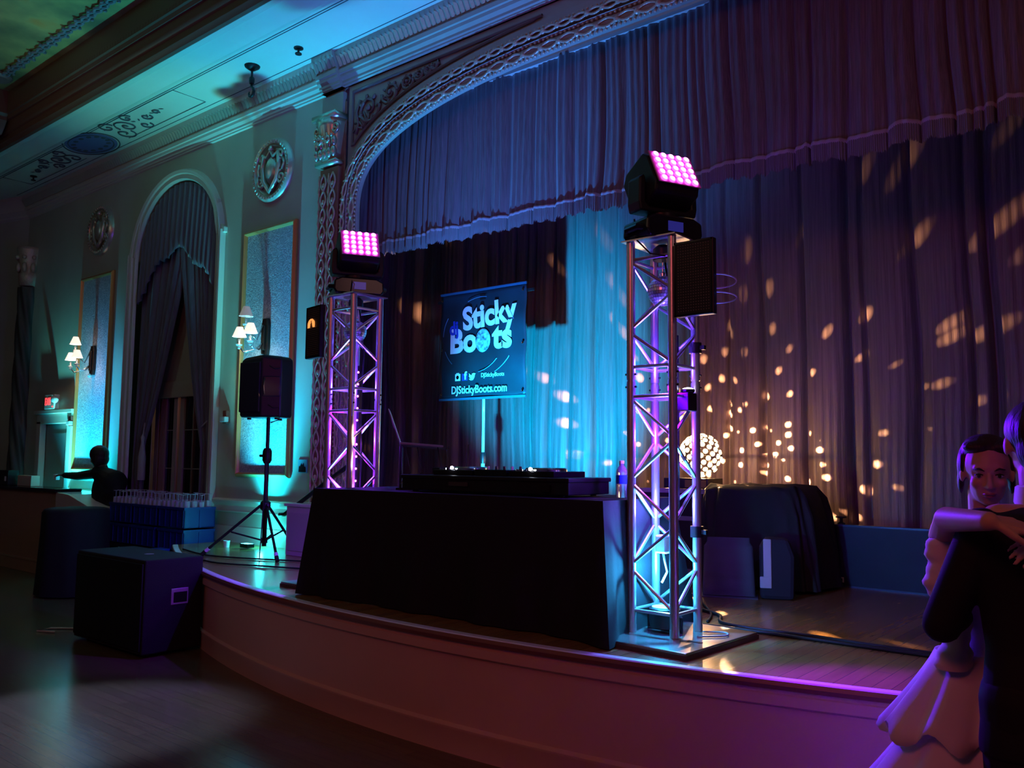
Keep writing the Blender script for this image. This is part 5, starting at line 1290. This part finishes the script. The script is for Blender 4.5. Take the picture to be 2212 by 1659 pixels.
# other arm, raised beyond his shoulder
capsule(b,Bp(.16,.05,1.36),.042,Bp(.36,-.12,1.28),.036); capsule(b,Bp(.36,-.12,1.28),.036,AT(2300,1165,2.42),.026)
hand(b,AT(2300,1158,2.41),(-RH*.85+Vector((0,0,-.25))-FH*.1),(FH*.6-Vector((0,0,1))),1.0,.3,1)
remesh(b,'body',SKIN,br,.0052,2)
face_parts(br,Mb_,.93)
# hair: swept, parted, gathered at the back
h=MB(); Rz=Mb_.to_3x3().to_4x4()
def HB(x,y,z,a,b_,c): 
    T=Mb_@Matrix.Translation((x,y,z))@Matrix.Diagonal((a,b_,c,1)); h.lathe([(max(math.sin(PI*i/12),1e-5),-math.cos(PI*i/12)) for i in range(13)],18,T)
HB(0,-.042,.040,.084,.078,.084); HB(0,-.030,.080,.072,.078,.046); HB(0,-.10,-.01,.055,.045,.055)
for q in (-1,1):
    HB(q*.070,-.028,.020,.018,.040,.055); HB(q*.040-.01,.020,.094,.045,.034,.020); HB(q*.076,-.035,-.035,.012,.022,.045)
remesh(h,'hair',HAIR,br,.006,2)
# gown: bodice and tiered ruffled skirt
g_=MB(); N=72
tiers=[(1.30,.135,.0),(1.20,.150,.0),(1.05,.125,.0),(.98,.13,.0),(.90,.17,.1),(.80,.235,.35),(.745,.275,.6),(.74,.24,.5),(.70,.25,.6),(.60,.315,1.0),(.53,.34,1.2),(.52,.30,1.0),(.40,.36,1.2),(.25,.41,1.4),(.10,.46,1.6),(.02,.49,1.6)]
rows=[]
for z,r,ru in tiers:
    row=[]
    for i in range(N+1):
        a=2*PI*i/N; rr=r*(1 if z>.9 else .74)*(1+.045*ru*math.sin(a*7+z*3)+.03*ru*math.sin(a*13+1+z*5)); dx_=-.05*max(0,(.95-z))
        row.append(Bp(.02+dx_+rr*math.cos(a),.07+rr*.8*math.sin(a),z+.018*ru*math.sin(a*7+.6)))
    rows.append(row)
g_.grid(rows); g_.build('gown',DRESS,br,smooth='all')
for k,(z0_,r0,z1_,r1) in enumerate(((.98,.13,.72,.25),(.80,.18,.54,.29))):
    t_=MB(); rows=[]
    for j in range(8):
        v=j/7; row=[]
        for i in range(N+1):
            a=2*PI*i/N; rr=(r0+(r1-r0)*v**1.2)*(1+.07*v*math.sin(a*8+k)+.04*v*math.sin(a*15+k*2)); row.append(Bp(-.02-.06*v+rr*math.cos(a),.07+rr*.8*math.sin(a),z0_+(z1_-z0_)*v+.03*v*math.sin(a*8+1.5+k)))
        rows.append(row)
    t_.grid(rows); t_.build('skirt_ruffle',DRESS,br,smooth='all',solid=.003)
# small sleeve at her shoulder side seen left of the jacket
sl=MB(); rows=[]
for j in range(40):
    v=j/39; c=Bp(-.155-.02*math.sin(v*6),-.02,1.36-.42*v); rows.append([c+RH*(.05+.010*math.sin(v*22)+.004*math.sin(v*60))*math.cos(a)+FH*.045*math.sin(a) for a in [2*PI*i/24 for i in range(25)]])
sl.grid(rows); sl.build('lace_drape',DRESS,br,smooth='all')

# bartender leaning over the bar, arm out to the left
bt=thing('person','person in black clothes reaching left across the bar counter','person',(0,0,0))
def T_(dx,dy,z): return Vector((-11.55+dx*1.12,5.40+dy*.8,1.3+(z-1.3)*1.1))
b=MB(); Hc=T_(-.07,-.03,1.565); fw=Vector((-.9,-.15,-.35)).normalized()
Mt=head_blob(b,Hc,fw,1.28)
capsule(b,T_(.03,0,1.40),.06,Hc+Vector((.04,0,-.05)),.058)
b.ball(T_(.16,0,1.18),(.19,.12,.24)); b.ball(T_(.2,0,.95),(.16,.12,.16)); capsule(b,T_(-.02,-.02,1.38),.06,T_(.20,.0,1.36),.07)
for s in (-1,1): capsule(b,T_(.2+s*.04,s*.07,.9),.09,T_(.2,s*.08,.5),.06); capsule(b,T_(.2,s*.08,.5),.06,T_(.24,s*.08,.08),.04)
e1=T_(-.48,-.10,1.33); wr_=T_(-.80,-.14,1.335)
capsule(b,T_(-.03,-.06,1.37),.055,e1,.042); capsule(b,e1,.042,wr_,.028); hand(b,wr_,(-1,-.1,.05),(0,0,-1),1.1,.5,1)
e2=T_(.36,-.02,1.10); w2=T_(.26,-.16,.93); capsule(b,T_(.26,.02,1.33),.055,e2,.045); capsule(b,e2,.042,w2,.03); hand(b,w2,(-.5,-.3,-.7),(-1,0,0),1.05,.6,1)
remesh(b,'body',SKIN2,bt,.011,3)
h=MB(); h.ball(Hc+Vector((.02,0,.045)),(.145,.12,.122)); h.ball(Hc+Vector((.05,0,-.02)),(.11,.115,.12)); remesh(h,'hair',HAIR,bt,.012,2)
j=MB(); j.ball(T_(.18,0,1.15),(.35,.17,.31)); j.ball(T_(.24,0,.95),(.32,.16,.2)); capsule(j,T_(-.04,-.03,1.375),.105,T_(.32,.0,1.27),.16,14); capsule(j,T_(.02,0,1.40),.075,T_(-.03,0,1.46),.07,12)
capsule(j,T_(-.04,-.06,1.37),.072,e1,.058,14); capsule(j,e1,.058,wr_+Vector((.04,0,0)),.042,14); capsule(j,T_(.26,.02,1.31),.08,e2,.066,14); capsule(j,e2,.062,w2,.046,14)
remesh(j,'shirt',SUIT,bt,.013,3)
j=MB()
for s in (-1,1): capsule(j,T_(.2,s*.07,.9),.115,T_(.2,s*.08,.5),.085); capsule(j,T_(.2,s*.08,.5),.085,T_(.24,s*.08,.06),.07)
remesh(j,'trousers',SUIT,bt,.014,3)
q=thing('beer_pump','small pale object gripped in the bartender hand above the black box','napkin',(-12.62,5.26,1.30)); MB().box(-.04,.05,-.03,.03,-.03,.05).build('folded_paper',WHITEP,q,bevel=.01)
